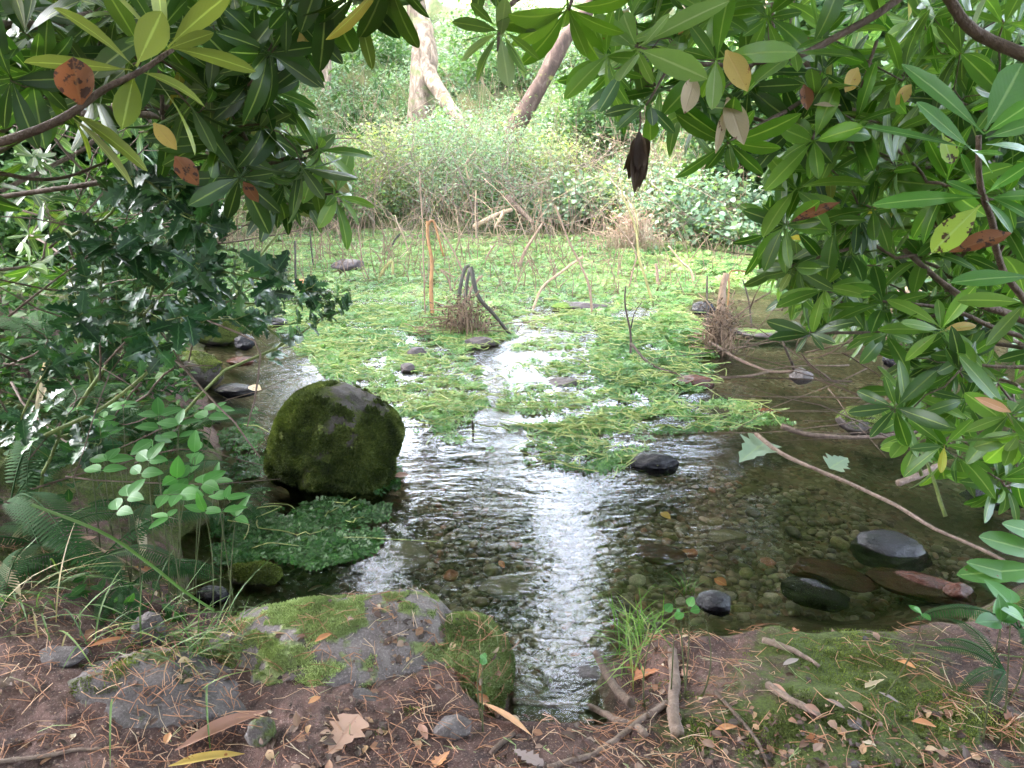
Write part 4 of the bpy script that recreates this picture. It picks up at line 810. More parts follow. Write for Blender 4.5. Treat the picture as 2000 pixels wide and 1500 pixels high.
# ------------------------------------------------------------------ rhododendrons
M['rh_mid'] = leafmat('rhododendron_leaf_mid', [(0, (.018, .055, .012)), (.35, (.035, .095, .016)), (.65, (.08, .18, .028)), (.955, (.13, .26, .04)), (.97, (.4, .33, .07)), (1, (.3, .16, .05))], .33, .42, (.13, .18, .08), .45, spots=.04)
def curve_px(pts, n=24): return spline([D(a, b, d) for a, b, d in pts], n)
def rhodo_bush(label, base, limbs, clusters, fills, m, name='rhododendron'):
    """limbs: drawn branches (pixel paths with real distances); clusters: whorls placed one by one; fills: regions filled with whorls"""
    e = empty(name, base, label, 'rhododendron'); wood = MB(); fo = MB()
    nodes = []
    for pts, r0, r1 in limbs:
        c = wobble(curve_px(pts), .02, 4); tube(wood, c, np.linspace(r0, r1, 24), 8, .5, .06); nodes.append(c)
    for poly, n, dlo, dhi, L, upb, nl in fills:
        q = sample_px(poly, n); dd_ = dlo+(dhi-dlo)*rng.random(n); c = D(q[:, 0], q[:, 1], dd_)
        dr, tip = grow(base, c, .0013, .5, .022, 5, .02, 5, wood)
        ax = nrm(dr*.55+np.array([0, -.12, upb])+rng.normal(size=c.shape)*.6); whorls(fo, c, ax, nl, L, RHODO, (-.1, .7), (35, 105))
    wood.build('branches', M['twig_brn'], e); fo.build('foliage', m, e)
    for cl in clusters:
        c = D(cl['p'][0], cl['p'][1], cl['p'][2])[None]; mb = MB()
        whorls(mb, c, np.array([cl['ax']], float), cl['n'], cl['L'], RHODO, cl.get('droop', (.05, .35)), cl.get('spread', (50, 95)), cl.get('wr', .27), cl.get('rn'), .03)
        mb.build('leaf_whorl', M[cl.get('m', 'rh_right')], e)
        if 'stem' in cl: 
            mb = MB(); s_ = [D(a, b, d) for a, b, d in cl['stem']]; tube(mb, wobble(spline(s_+[c[0]], 16), .006, 8), np.linspace(cl.get('r', .005), .003, 16), 7); mb.build('twig', M[cl.get('sm', 'twig_brn')], e)
    return e
def blade(e, p0, p1, d, W, m, nrmv=(0, -1, .3), T=DRY, droop=.05, fold=.15, curl=0., wavy=.03, name='withered_leaf', d1=None, rnd=.5):
    a = D(p0[0], p0[1], d); b = D(p1[0], p1[1], d if d1 is None else d1); mb = MB(); L = np.linalg.norm(b-a)
    leaves(mb, a, b-a, np.array([nrmv], float), L, W, T, droop, fold, rnd, wavy, curl); return mb.build(name, M[m], e)

def hbase(x, y): return np.array([x, y, float(H(x, y))-.05])
LB = hbase(-2.3, 2.3); RB = hbase(2.9, 2.2)
left = rhodo_bush('dark rhododendron overhanging the stream from the left', LB,
    [([(-60, 290, 1.0), (40, 265, 1.0), (132, 217, 1.0), (200, 170, 1.02), (265, 137, 1.02), (328, 92, 1.03)], .0065, .0035), ([(-200, 420, 2.2), (120, 235, 1.9), (420, 215, 1.9), (520, 290, 2.1)], .012, .005), ([(-60, 330, 1.6), (90, 355, 1.7), (210, 322, 1.8)], .005, .003), ([(-80, 40, 1.5), (70, 45, 1.6), (180, 20, 1.8)], .012, .008),
     ([(-50, 130, 1.7), (90, 95, 1.8), (250, 15, 2.0)], .005, .003), ([(200, 20, 1.6), (370, 72, 1.6), (450, 82, 1.6), (540, 50, 1.7), (600, 32, 1.8)], .006, .004), ([(0, 120, 2.2), (130, 300, 2.3), (230, 400, 2.4)], .006, .003), ([(0, 210, 2.4), (250, 225, 2.4), (360, 240, 2.5)], .016, .01),
     ([(420, 200, 2.2), (430, 260, 2.2), (455, 380, 2.2)], .004, .002), ([(350, 260, 2.1), (460, 325, 2.1), (560, 330, 2.1)], .006, .004), ([(640, 0, 1.6), (640, 40, 1.6), (676, 68, 1.6)], .006, .004)],
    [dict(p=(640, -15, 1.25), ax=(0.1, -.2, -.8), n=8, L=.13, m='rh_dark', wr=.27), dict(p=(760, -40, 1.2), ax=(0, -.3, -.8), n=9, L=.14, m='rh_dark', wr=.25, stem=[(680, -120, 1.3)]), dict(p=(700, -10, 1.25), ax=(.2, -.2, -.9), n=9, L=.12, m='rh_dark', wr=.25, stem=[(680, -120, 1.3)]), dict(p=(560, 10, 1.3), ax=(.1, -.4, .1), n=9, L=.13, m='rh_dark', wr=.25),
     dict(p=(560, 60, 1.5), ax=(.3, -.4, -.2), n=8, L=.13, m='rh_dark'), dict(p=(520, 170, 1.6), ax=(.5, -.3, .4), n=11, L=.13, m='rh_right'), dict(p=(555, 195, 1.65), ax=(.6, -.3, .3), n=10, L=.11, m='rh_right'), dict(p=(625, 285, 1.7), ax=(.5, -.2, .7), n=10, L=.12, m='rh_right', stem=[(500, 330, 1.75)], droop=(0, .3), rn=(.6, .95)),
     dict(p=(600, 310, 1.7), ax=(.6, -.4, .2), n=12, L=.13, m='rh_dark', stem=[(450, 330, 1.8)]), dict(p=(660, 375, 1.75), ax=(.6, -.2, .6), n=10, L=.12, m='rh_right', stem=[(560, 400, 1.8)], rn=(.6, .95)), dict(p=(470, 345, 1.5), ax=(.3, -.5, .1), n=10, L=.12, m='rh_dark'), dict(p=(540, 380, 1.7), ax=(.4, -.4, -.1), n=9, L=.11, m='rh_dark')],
    [([(0, 0), (560, 0), (580, 60), (500, 150), (540, 220), (520, 260), (400, 250), (200, 200), (0, 180)], 75, 1.35, 2.2, .125, .35, 9), ([(300, 130), (500, 130), (560, 260), (620, 340), (580, 400), (500, 380), (400, 300)], 42, 1.5, 2.3, .115, .4, 10),
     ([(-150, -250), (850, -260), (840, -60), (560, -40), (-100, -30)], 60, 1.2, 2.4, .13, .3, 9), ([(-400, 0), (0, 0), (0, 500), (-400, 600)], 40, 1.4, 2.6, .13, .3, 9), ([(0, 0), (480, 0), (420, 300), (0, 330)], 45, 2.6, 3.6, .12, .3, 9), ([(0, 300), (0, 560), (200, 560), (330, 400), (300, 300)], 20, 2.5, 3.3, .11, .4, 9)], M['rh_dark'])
blade(left, (158, 205), (140, 108), 1.0, .05, 'dead_brn', (.3, -1, .1), curl=.12, wavy=.08)
blade(left, (300, 240), (345, 292), 1.3, .028, 'dead_yel', (.3, -1, .3)); blade(left, (342, 305), (388, 362), 1.3, .035, 'dead_brn', (.3, -1, .3), curl=.1)
blade(left, (598, 40), (590, 108), 1.5, .028, 'dead_yel', (.3, -1, 0)); blade(left, (614, 50), (634, 98), 1.5, .022, 'dead_yel', (-.3, -1, 0)); blade(left, (437, 195), (444, 236), 1.5, .02, 'dead_yel', (.3, -1, .3)); blade(left, (475, 355), (505, 395), 1.5, .025, 'dead_brn', (.3, -1, .3)); blade(left, (700, 20), (728, 135), 1.3, .024, 'rh_under', (.3, -1, .0), T=RHODO, name='hanging_leaf')

right = rhodo_bush('big green rhododendron overhanging the stream from the right', RB,
    [([(1840, -20, 1.35), (1880, 45, 1.35), (1940, 85, 1.35), (2060, 130, 1.3)], .009, .012), ([(1770, -10, 1.4), (1700, 40, 1.4), (1600, 95, 1.4), (1550, 118, 1.4), (1470, 127, 1.4)], .008, .005), ([(1570, 120, 1.8), (1620, 190, 1.8), (1700, 240, 1.9), (1780, 310, 2.0), (1850, 340, 2.1)], .008, .02),
     ([(2120, 680, 1.8), (1990, 625, 1.8), (1890, 590, 1.8), (1830, 550, 1.85), (1765, 490, 1.9)], .012, .006), ([(2120, 700, 1.75), (1950, 640, 1.78), (1860, 605, 1.8), (1750, 636, 1.85), (1700, 650, 1.9)], .007, .003), ([(1710, 80, 1.6), (1690, 140, 1.6), (1680, 170, 1.6)], .004, .002), ([(2100, 720, 1.7), (1940, 718, 1.7), (1850, 700, 1.72)], .005, .003), ([(1510, 0, 1.7), (1510, 60, 1.7), (1490, 130, 1.7)], .004, .003),
     ([(1920, 260, 1.05), (1925, 380, 1.1), (1960, 520, 1.3), (2050, 640, 1.5)], .004, .007)],
    [dict(p=(1110, 20, 1.25), ax=(.1, -.5, -.5), n=11, L=.13, m='rh_right', rn=(.5, .9), stem=[(1160, -140, 1.3)], spread=(50, 100)),
     dict(p=(1240, 90, 1.3), ax=(-.4, -.4, .3), n=10, L=.14, m='rh_pale', stem=[(1470, 127, 1.4), (1330, 118, 1.35)], droop=(0, .25), rn=(.3, .9)), dict(p=(1180, 110, 1.35), ax=(-.5, -.4, -.1), n=9, L=.12, m='rh_right', rn=(.5, .9)), 
     dict(p=(1400, 115, 1.3), ax=(-.2, -.6, .3), n=9, L=.12, m='rh_right', rn=(.5, .9)), dict(p=(1395, 20, 1.4), ax=(-.1, -.4, .7), n=11, L=.13, m='rh_right', rn=(.5, .9)), dict(p=(1550, 95, 1.4), ax=(-.1, -.3, .8), n=9, L=.13, m='rh_right', rn=(.5, .9)),
     dict(p=(1330, 60, 1.5), ax=(-.3, -.4, .5), n=11, L=.14, m='rh_right', rn=(.6, .95)), dict(p=(1420, 280, 1.45), ax=(-.2, -.5, -.3), n=11, L=.12, m='rh_right', stem=[(1560, 200, 1.6)]), dict(p=(1590, 270, 1.5), ax=(-.2, -.5, .3), n=10, L=.13, m='rh_right', stem=[(1620, 190, 1.7)]), dict(p=(1560, 235, 1.6), ax=(-.4, -.5, .3), n=10, L=.12, m='rh_dark'),
     dict(p=(1555, 365, 1.7), ax=(-.3, -.3, .7), n=11, L=.13, m='rh_right', rn=(.6, .95)), dict(p=(1530, 440, 1.7), ax=(-.5, -.4, .1), n=10, L=.12, m='rh_right'), dict(p=(1545, 520, 1.75), ax=(-.5, -.4, .2), n=10, L=.11, m='rh_dark', stem=[(1680, 480, 1.9)]), dict(p=(1610, 560, 1.8), ax=(-.3, -.4, .4), n=10, L=.11, m='rh_right'), dict(p=(1725, 590, 1.8), ax=(-.2, -.3, .7), n=11, L=.12, m='rh_right', stem=[(1840, 600, 1.8)]),
     dict(p=(1580, 650, 1.85), ax=(-.4, -.3, .3), n=9, L=.11, m='rh_dark', stem=[(1700, 650, 1.9)]), dict(p=(1735, 650, 1.8), ax=(0, -.4, .2), n=9, L=.1, m='rh_right'), dict(p=(1840, 640, 1.7), ax=(-.1, -.4, .6), n=9, L=.12, m='rh_right'),
     dict(p=(1460, 170, 1.6), ax=(-.3, -.5, .0), n=9, L=.12, m='rh_dark'), dict(p=(1500, 30, 1.5), ax=(-.1, -.5, .2), n=10, L=.12, m='rh_right')],
    [([(1250, 0), (1480, 60), (1520, 200), (1640, 300), (2000, 420), (2000, 0), (1600, 0)], 110, 1.55, 2.6, .125, .4, 9), ([(1500, 230), (1600, 300), (2000, 300), (2000, 560), (1820, 560), (1700, 600), (1560, 560), (1480, 480), (1540, 380)], 95, 1.7, 2.8, .12, .4, 9), ([(1560, 540), (1760, 560), (2000, 560), (2000, 760), (1800, 720), (1620, 650)], 34, 1.8, 2.5, .11, .4, 8), ([(1500, 480), (2000, 480), (2000, 700), (1660, 690), (1560, 620)], 60, 2.3, 3.8, .12, .35, 9), ([(1660, 620), (2000, 660), (2000, 960), (1900, 950), (1760, 820)], 24, 1.6, 2.5, .105, .35, 8),
     ([(1150, 0), (1300, 0), (1480, 130), (1400, 260), (1250, 200), (1180, 120)], 14, 1.5, 2.0, .12, .2, 9), ([(880, -260), (2100, -260), (2050, -60), (900, -60)], 80, 1.2, 2.4, .13, .3, 9), ([(2000, -100), (2400, 0), (2400, 700), (2000, 750)], 50, 1.3, 2.6, .13, .3, 9), ([(1560, 60), (2000, 60), (2000, 520), (1640, 500)], 70, 2.8, 3.8, .12, .3, 9)], M['rh_mid'])
blade(right, (1418, 98), (1462, 178), 1.25, .042, 'dead_yel', (.1, -1, .1)); blade(right, (1357, 148), (1338, 222), 1.25, .034, 'dead_pale', (.2, -1, .1)); blade(right, (1398, 118), (1392, 214), 1.25, .03, 'rh_pale', (.1, -1, 0), T=RHODO, name='hanging_leaf', rnd=1.)
blade(right, (1420, 190), (1455, 282), 1.35, .045, 'dead_pale', (.1, -1, .1), rnd=.2); blade(right, (1415, 215), (1400, 300), 1.37, .02, 'dead_pale', (.3, -1, .1)); blade(right, (1676, 132), (1652, 180), 1.5, .034, 'dead_yel', (.1, -1, .1), rnd=.2)
blade(right, (1570, 165), (1578, 215), 1.5, .03, 'dead_brn', (.1, -1, .1), curl=.1); blade(right, (1590, 205), (1645, 203), 1.5, .018, 'dead_pale', (.1, -.6, 1)); blade(right, (1780, 165), (1750, 205), 1.6, .03, 'dead_yel', (.1, -1, .1)); blade(right, (1345, 40), (1330, 80), 1.5, .03, 'dead_oran', (.1, -1, .1))
blade(right, (1915, 400), (1822, 490), 1.05, .04, 'rh_spot', (-.3, -1, .55), T=RHODO, name='spotted_leaf', droop=.12) if 'rh_spot' in M else None
blade(right, (1975, 455), (1855, 490), 1.12, .028, 'dead_brn', (.1, -.7, .6), curl=.25); blade(right, (1640, 395), (1545, 432), 1.6, .022, 'dead_brn', (.1, -.9, .5), curl=.2); blade(right, (1840, 260), (1862, 320), 1.15, .03, 'rh_spot', (.1, -1, .2), T=RHODO, name='spotted_leaf')
mb = MB(); tube(mb, spline([D(1250, 218, 1.3), D(1251, 240, 1.3), D(1248, 258, 1.3)], 8), .0018, 6); mb.build('petiole', M['twig_brn'], right)
for a, b, ww, cu in [((1248, 256), (1240, 378), .028, .35), ((1249, 258), (1219, 334), .026, .3), ((1250, 258), (1259, 352), .026, .35), ((1247, 262), (1229, 350), .03, .3), ((1250, 262), (1249, 368), .03, .4), ((1248, 262), (1262, 318), .022, .3)]:
    blade(right, a, b, 1.3+random.uniform(-.012, .012), ww, 'dead_dark', (random.uniform(-.9, .9), -1, .1), curl=cu, wavy=.22, fold=.4)

def sprig(e, d, items, m, up, w=.25, rnd=(.2, .9), droop=.1):
    for x in items:
        p0, p1 = x[0], x[1]; L_ = math.dist(p0, p1)*d/F; blade(e, p0, p1, d+random.uniform(-.015, .015), (x[2] if len(x) > 2 else w)*L_, x[3] if len(x) > 3 else m, np.array(up)+rng.normal(size=3)*.22, T=RHODO, name='leaf', droop=droop+random.uniform(-.06, .1), d1=d+random.uniform(-.05, .05), rnd=random.uniform(*rnd), fold=.16)
U_ = (0.1, .75, .75)
sprig(left, 1.02, [((262, 131), (125, -8), .26), ((258, 137), (50, 112), .2), ((266, 130), (318, 22), .5), ((328, 92), (450, -25), .27), ((326, 88), (296, -40), .28), ((330, 93), (512, 126), .2), ((272, 140), (432, 182), .24), ((262, 146), (240, 242), .5), ((325, 97), (420, 60), .26), ((322, 95), (215, -30), .28),
   ((134, 222), (285, 356), .2), ((136, 218), (312, 325), .18), ((138, 222), (250, 262), .22), ((134, 220), (200, 300), .25), ((300, 150), (420, 285), .2)], 'rh_under', U_)
V_ = (-.05, -.75, .7)
sprig(right, 1.0, [((1922, 262), (1768, 108), .2), ((1896, 291), (1792, 197), .25), ((1890, 290), (1688, 236), .14), ((1922, 256), (2015, 105), .38), ((1922, 262), (2030, 190), .26), ((1924, 270), (2040, 232), .25), ((1926, 282), (2030, 285), .22), ((1895, 290), (1948, 330), .6), ((1898, 296), (1960, 300), .3)], 'rh_near', V_, droop=.05)
sprig(right, 1.06, [((1915, 386), (1702, 384), .17), ((1918, 384), (1850, 352), .3), ((1925, 378), (2020, 312), .25), ((1930, 386), (2050, 378), .22), ((1925, 392), (1990, 440), .3), ((1930, 384), (2040, 420), .25), ((2020, 540), (1862, 541), .27), ((1905, 360), (1880, 300), .3)], 'rh_near', V_, rnd=(0, .5))
sprig(right, 1.22, [((977, 61), (888, 37), .3, 'rh_right'), ((975, 63), (886, 112), .26), ((974, 68), (914, 156), .36, 'rh_right'), ((977, 68), (996, 180), .3), ((982, 66), (1037, 146), .3), ((984, 60), (1058, 114), .28, 'rh_right'), ((977, 80), (988, -8), .34), ((966, 50), (918, 3), .28, 'rh_right'), ((970, 66), (896, 74), .28, 'rh_right'), ((985, 54), (1046, 58), .2, 'rh_right'), ((984, 66), (1024, 152), .3, 'rh_right')], 'rh_pale', (0, .5, .6), rnd=(.4, .9))
sprig(right, 1.3, [((1259, 208), (1174, 218), .28, 'rh_dark'), ((1270, 205), (1277, 242), .6, 'rh_dark'), ((1268, 215), (1274, 282), .5), ((1262, 202), (1205, 245), .3), ((1266, 205), (1320, 260), .3), ((1190, 105), (1100, 186), .3), ((1215, 140), (1175, 215), .34)], 'rh_right', (0, -.7, .6))
mb = MB(); tube(mb, wobble(spline([D(1160, -140, 1.35), D(1060, -40, 1.27), D(990, 20, 1.23), D(977, 61, 1.22), D(974, 100, 1.22)], 20), .008, 8), np.linspace(.006, .0025, 20), 7); tube(mb, spline([D(1470, 127, 1.4), D(1330, 118, 1.35), D(1262, 205, 1.3)], 14), np.linspace(.004, .002, 14), 6); mb.build('twig', M['twig_brn'], right)
# overhead and behind the camera: unseen foliage added to shade the near bank
def arch(e, base, sgn, n, xm=3.8, ym=2.5, zm=3.4):
    c = []
    while len(c) < n:
        q = np.array([sgn*rng.uniform(-.3, xm), rng.uniform(-3.4, ym), rng.uniform(.7, zm)])
        if (q[2]-1.3 > .5+.5*max(0, q[1])) or q[1] < -1.3 or (q[1] < .3 and abs(q[0]) > 1.6): c.append(q)
    c = np.array(c); wd = MB(); fo = MB(); dr, tip = grow(base, c, .0015, .5, .03, 5, .0, 5, wd); whorls(fo, c, nrm(dr*.4+np.array([0, 0, .7])+rng.normal(size=c.shape)*.3), 10, .24, RHODO_LO, wr=.4)
    wd.build('branches', M['twig_brn'], e); fo.build('foliage', M['rh_dark'], e)  # out of view, added to both bushes as a light blocker
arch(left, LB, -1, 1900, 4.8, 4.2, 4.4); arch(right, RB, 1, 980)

# young rhododendron shoots at right, over the dark water
def shoot(label, stem, whs, m='rh_right', r=.004):
    e = empty('rhododendron_shoot', D(*stem[0]), label, 'rhododendron shoot', 'young rhododendron shoots over the right side of the stream'); mb = MB(); tube(mb, wobble(curve_px(stem, 18), .01, 6), np.linspace(r*1.2, r*.6, 18), 7); mb.build('stem', M['twig_grn'], e)
    for px, py, d, ax, n, L, *x in whs:
        mb = MB(); whorls(mb, D(px, py, d)[None], np.array([ax], float), n, L, RHODO, (0, .3), (55, 100), .28, x[0] if x else (.3, .9), .03); mb.build('leaf_whorl', M[m], e)
    return e
shoot('slender young rhododendron shoot in front of the moss capped stone', [(1800, 930, 1.9), (1778, 850, 1.9), (1772, 765, 1.9), (1735, 650, 1.9), (1733, 560, 1.9)], [(1772, 765, 1.9, (0, -.3, .9), 9, .12), (1778, 850, 1.9, (-.1, -.4, .8), 5, .11), (1733, 640, 1.9, (0, -.3, .9), 6, .1)])
shoot('low rhododendron shoot with hanging leaves left of the reddish stick', [(1850, 1010, 1.75), (1810, 900, 1.8), (1785, 860, 1.85)], [(1790, 865, 1.85, (-.4, -.4, .2), 8, .1), (1840, 910, 1.75, (0, -.5, -.5), 6, .12)])
shoot('rhododendron shoot with an orange edged leaf at the right edge', [(2080, 900, 1.45), (2000, 850, 1.5), (1965, 805, 1.5)], [(1975, 805, 1.5, (-.1, -.35, .8), 8, .125), (1990, 845, 1.5, (-.2, -.5, .2), 8, .13)])
shoot('small rhododendron shoot low at the right edge above the stick', [(2060, 880, 1.4), (1985, 860, 1.42)], [(1985, 860, 1.42, (-.2, -.3, -.8), 7, .13)])
e = [o for o in COL.objects if o.name.startswith('rhododendron_shoot')][2]
blade(e, (1975, 805), (1905, 775), 1.48, .022, 'dead_oran', (0, -.8, .6), name='withered_leaf')

# ------------------------------------------------------------------ left bank plants
def holly(label, base, poly, n, dlo, dhi, L, stems=(), nl=6):
    e = empty('holly', base, label, 'holly'); q = sample_px(poly, n); c = D(q[:, 0], q[:, 1], dlo+(dhi-dlo)*rng.random(n)); wd = MB(); fo = MB()
    for pts, r in stems: tube(wd, wobble(curve_px(pts, 20), .015, 5), np.linspace(r, r*.4, 20), 7)
    dr, tip = grow(base, c, .0012, .5, .009, 5, .03, 5, wd)
    idx = np.repeat(np.arange(n), nl); A = nrm(dr[idx]+[0, 0, .3]); pos = c[idx]-A*(rng.random((len(idx), 1))*.07); r_ = nrm(np.cross(A, rdir(len(idx)))); d = nrm(r_+A*.4); s_ = L*(.7+.5*rng.random(len(idx)))
    leaves(fo, pos, d, A+rng.normal(size=A.shape)*.35+[0, -.25, .5], s_, s_*.52, HOLLY, .15, .35, wavy=.16)
    wd.build('branches', M['twig_grn'], e); fo.build('foliage', M['holly'], e); return e
def bpt(px, py, d): p = D(px, py, d); p[2] = float(H(p[0], p[1])); return p
holly('glossy dark holly bush on the left bank', bpt(170, 640, 2.6), [(170, 330), (420, 340), (440, 420), (520, 480), (560, 560), (500, 640), (420, 620), (330, 700), (160, 690), (100, 560)], 80, 1.5, 2.4, .07,
      [([(150, 800, 2.4), (280, 600, 2.3), (330, 470, 2.2), (355, 370, 2.2)], .007), ([(90, 850, 1.9), (240, 770, 2.0), (400, 620, 2.2), (560, 440, 2.4)], .006)])
holly('holly sprig stretching right over the cress at the rapid', bpt(300, 640, 2.6), [(400, 560), (560, 540), (700, 560), (700, 600), (600, 640), (560, 690), (430, 690)], 22, 2.3, 2.8, .062, [([(300, 610, 2.4), (480, 590, 2.6), (600, 585, 2.8), (690, 572, 2.9)], .005)])
holly('low holly seedling under the bush at far left', bpt(20, 760, 2.0), [(0, 680), (180, 670), (200, 880), (100, 900), (0, 860)], 16, 1.7, 2.1, .06)
def fern(label, base, n, L, aim=(0, 0, 1), spread=1.0, W=.085, m='fern', name='fern', fr=None, az=None):
    e = empty(name, base, label, 'fern')
    for k in range(n):
        a = rng.random()*6.28 if az is None else az[k % len(az)]+rng.normal()*.15; l = L*rng.uniform(.75, 1.1); dv = np.array([cos(a), sin(a), 0]); t = np.linspace(0, 1, 24)[:, None]
        p = base+dv*l*(t*.9*spread)+np.array([0, 0, 1])*l*(t*.75-t*t*.75*spread)+rng.normal(size=3)*.02*t; mb = MB(); tube(mb, p, np.linspace(.0025, .0006, 24), 4)
        q = spline(p, 44)[5:]; tg = nrm(np.gradient(q, axis=0)); s = np.cross(tg, [0, 0, 1.]); s = nrm(s); up = nrm(np.cross(s, tg)); tt = np.linspace(0, 1, len(q)); ln = W*l*1.6*np.sin(pi*np.clip(tt*.85+.14, 0, 1))**.8
        for sg in (-1, 1): leaves(mb, q, s*sg+tg*.25-up*.12, up, np.maximum(ln, .004), .62*l*1.1/39, LANCE, .2, .05, rnd=rng.uniform(.1, 1)*.5+.3*rng.random(len(q)))
        mb.build('frond', M[m], e)
    return e
for px, py, d, n, L, lb in [(60, 640, 2.3, 7, .5, 'large fern on the left bank below the holly'), (-40, 760, 1.9, 6, .5, 'fern at the far left edge with long arching fronds'), (250, 740, 2.2, 6, .38, 'fern leaning over the herbs by the rapid'), (330, 690, 2.7, 5, .35, 'small fern beside the rapid'), (130, 820, 1.8, 6, .36, 'fern above the grass on the left bank'),
                            (60, 520, 3.0, 7, .55, 'fern deep in shade behind the holly'), (2010, 1150, 1.45, 5, .16, 'small fern at the right edge of the near bank'), (1400, 500, 6.6, 7, .5, 'pale green fern on the far bank under the bramble'), (200, 930, 1.75, 6, .26, 'fern low beside the leafy seedling'), (30, 880, 1.8, 6, .3, 'fern over the grass at the left edge'), (400, 770, 2.4, 5, .24, 'little fern hanging at the waterline by the rapid'), (150, 700, 2.3, 7, .4, 'fern in the middle of the left bank under the holly'), (2040, 1060, 1.6, 5, .22, 'fern sprig above the broad leaf at the right edge')]:
    fern(lb, bpt(px, py, d)+[0, 0, .03], n, L)
# elder like seedlings with paired leaves
def herb(label, base_px, leaves_px, d, L=.05, ar=.55, m='herb', name='seedling', cat='seedling'):
    b = bpt(base_px[0], base_px[1], d); e = empty(name, b, label, cat); st = MB(); fo = MB()
    for px, py, dd_, k in leaves_px:
        tip = D(px, py, dd_); t = np.linspace(0, 1, 8)[:, None]; b_ = b*.45+tip*.55+rng.normal(size=3)*.02; b_[2] = float(H(b_[0], b_[1]))-.01; h = b_+(tip-b_)*.4+[rng.normal()*.02, rng.normal()*.02, .04]; p = (1-t)**2*b_+2*t*(1-t)*h+t*t*tip; tube(st, p, np.linspace(.002, .0008, 8), 5)
        ax = nrm(tip-h); ax[2] *= .3; ax = nrm(ax+rng.normal(size=3)*.15); sd_ = nrm(np.cross(ax, [0, 0, 1.])); up = nrm(np.array([0, -.45, 1.0])+rng.normal(size=3)*.15)
        q = []; dv = []
        for i_ in range(k):
            q += [tip-ax*(i_*L*.62)]*2; dv += [sd_+ax*.35, -sd_+ax*.35]
        q.append(tip); dv.append(ax); q = np.array(q); dv = np.array(dv); s_ = L*(.85+.3*rng.random(len(q))); leaves(fo, q, dv, up, s_, s_*ar, OVATE, .18, .2, wavy=.02, rnd=rng.uniform(.2, .9))
        tube(st, np.array([tip-ax*(k*L*.62), tip]), .0009, 4)
    st.build('stems', M['stem_dk'], e); fo.build('foliage', M[m], e); return e
herb('leafy green seedling with paired oval leaves at the left waterline', (260, 1010), [(350, 830, 2.0, 2), (310, 812, 2.05, 2), (290, 900, 1.85, 2), (420, 800, 2.1, 2), (215, 850, 1.95, 1), (345, 935, 1.8, 2), (380, 885, 1.9, 2), (250, 970, 1.7, 2), (350, 965, 1.7, 2), (395, 945, 1.8, 2), (210, 900, 1.9, 2), (300, 860, 1.95, 1)], 1.75, .06)
herb('smaller seedling behind the leafy one nearer the ferns', (180, 900), [(200, 820, 2.1, 2), (150, 800, 2.2, 1), (240, 790, 2.3, 2), (170, 860, 2.0, 1), (120, 840, 2.1, 1)], 1.9, .045)
herb('low seedling with narrow leaves leaning over the water', (350, 1060), [(440, 975, 1.75, 2), (400, 1000, 1.7, 1), (460, 1010, 1.75, 1), (330, 1010, 1.65, 1), (420, 940, 1.85, 2)], 1.6, .055, .35)
herb('three leaved seedling on the right bank', (1795, 1222), [(1800, 1198, 1.42, 1)], 1.42, .028, .5)
herb('round leaved seedling beside the grass tuft', (1350, 1222), [(1368, 1190, 1.5, 0), (1300, 1195, 1.5, 0), (1330, 1200, 1.5, 0), (1318, 1208, 1.48, 0), (1345, 1185, 1.52, 0)], 1.5, .022, .9)
herb('tiny two leaved seedling on the bright mossy rock', (940, 1290), [(940, 1278, 1.42, 0), (942, 1300, 1.4, 0)], 1.42, .022, .7)
herb('broad leaved seedling at the right edge of the near bank', (2030, 1240), [(1955, 1215, 1.3, 1), (1975, 1180, 1.35, 1), (2000, 1210, 1.3, 1)], 1.3, .055, .55)
def broad(label, px, py, d, items):
    e = empty('broad_leaved_plant', bpt(px, py, d), label, 'plant')
    for p0, p1, dd_, ww in items: blade(e, p0, p1, dd_, ww, 'rh_near', (-.1, -.7, 1), T=RHODO, name='leaf', fold=.15)
    return e
broad('plant with long broad wet leaves at the right edge', 2080, 1100, 1.5, [((2060, 1090), (1915, 1045), 1.5, .05), ((2050, 1110), (1870, 1120), 1.5, .05), ((2040, 1140), (1890, 1095), 1.5, .04), ((2080, 1060), (1960, 1020), 1.5, .04)])

# grass
def grass(name, label, pts, n, L, spread=.03, lean=(0, 0, 0), kind=None, cat='grass', wd=.004, m='grass'):
    c = np.asarray(pts, float)[rng.integers(0, len(pts), n)]+rng.normal(size=(n, 3))*[spread, spread, 0]; c[:, 2] = np.maximum(H(c[:, 0], c[:, 1]), -.02)
    d = nrm(rng.normal(size=(n, 3))*[.55, .55, .2]+[0, 0, 1]+np.asarray(lean)); nn = nrm(-d+[0, 0, 2.2]+rng.normal(size=(n, 3))*.2); mb = MB(); leaves(mb, c, d, nn, L*(.5+.7*rng.random(n)), wd, GRASS_L, rng.uniform(.2, 1.0, n), .2)
    return tag(mb.build(name, M[m]), label, cat, kind=kind)
GRASS_L = T_(np.linspace(0, 1, 8), [.6, .9, 1, 1, .9, .75, .5, .03])
grass('grass_tuft', 'bright green grass tuft at the water edge right of the bright reflection', [Gp(1240, 1270), Gp(1225, 1265), Gp(1260, 1250), Gp(1245, 1300)], 120, .12, .022, wd=.0035, m='grass_brt')
grass('grass_tuft', 'small grass tuft right of the larger one on the bank edge', [Gp(1330, 1215)], 28, .08, .01, wd=.0025)
grass('grass_tuft', 'long grass hanging over the bank at left', [bpt(60, 960, 1.6), bpt(150, 990, 1.6), bpt(0, 940, 1.6), bpt(230, 1040, 1.55), bpt(300, 1080, 1.5)], 95, .22, .06, (.5, -.25, .0), wd=.004)
grass('grass_tuft', 'thin grass round the foot of the narrow leaved seedling', [bpt(350, 1090, 1.55), bpt(380, 1110, 1.55)], 90, .12, .03, (.2, 0, 0), wd=.003)
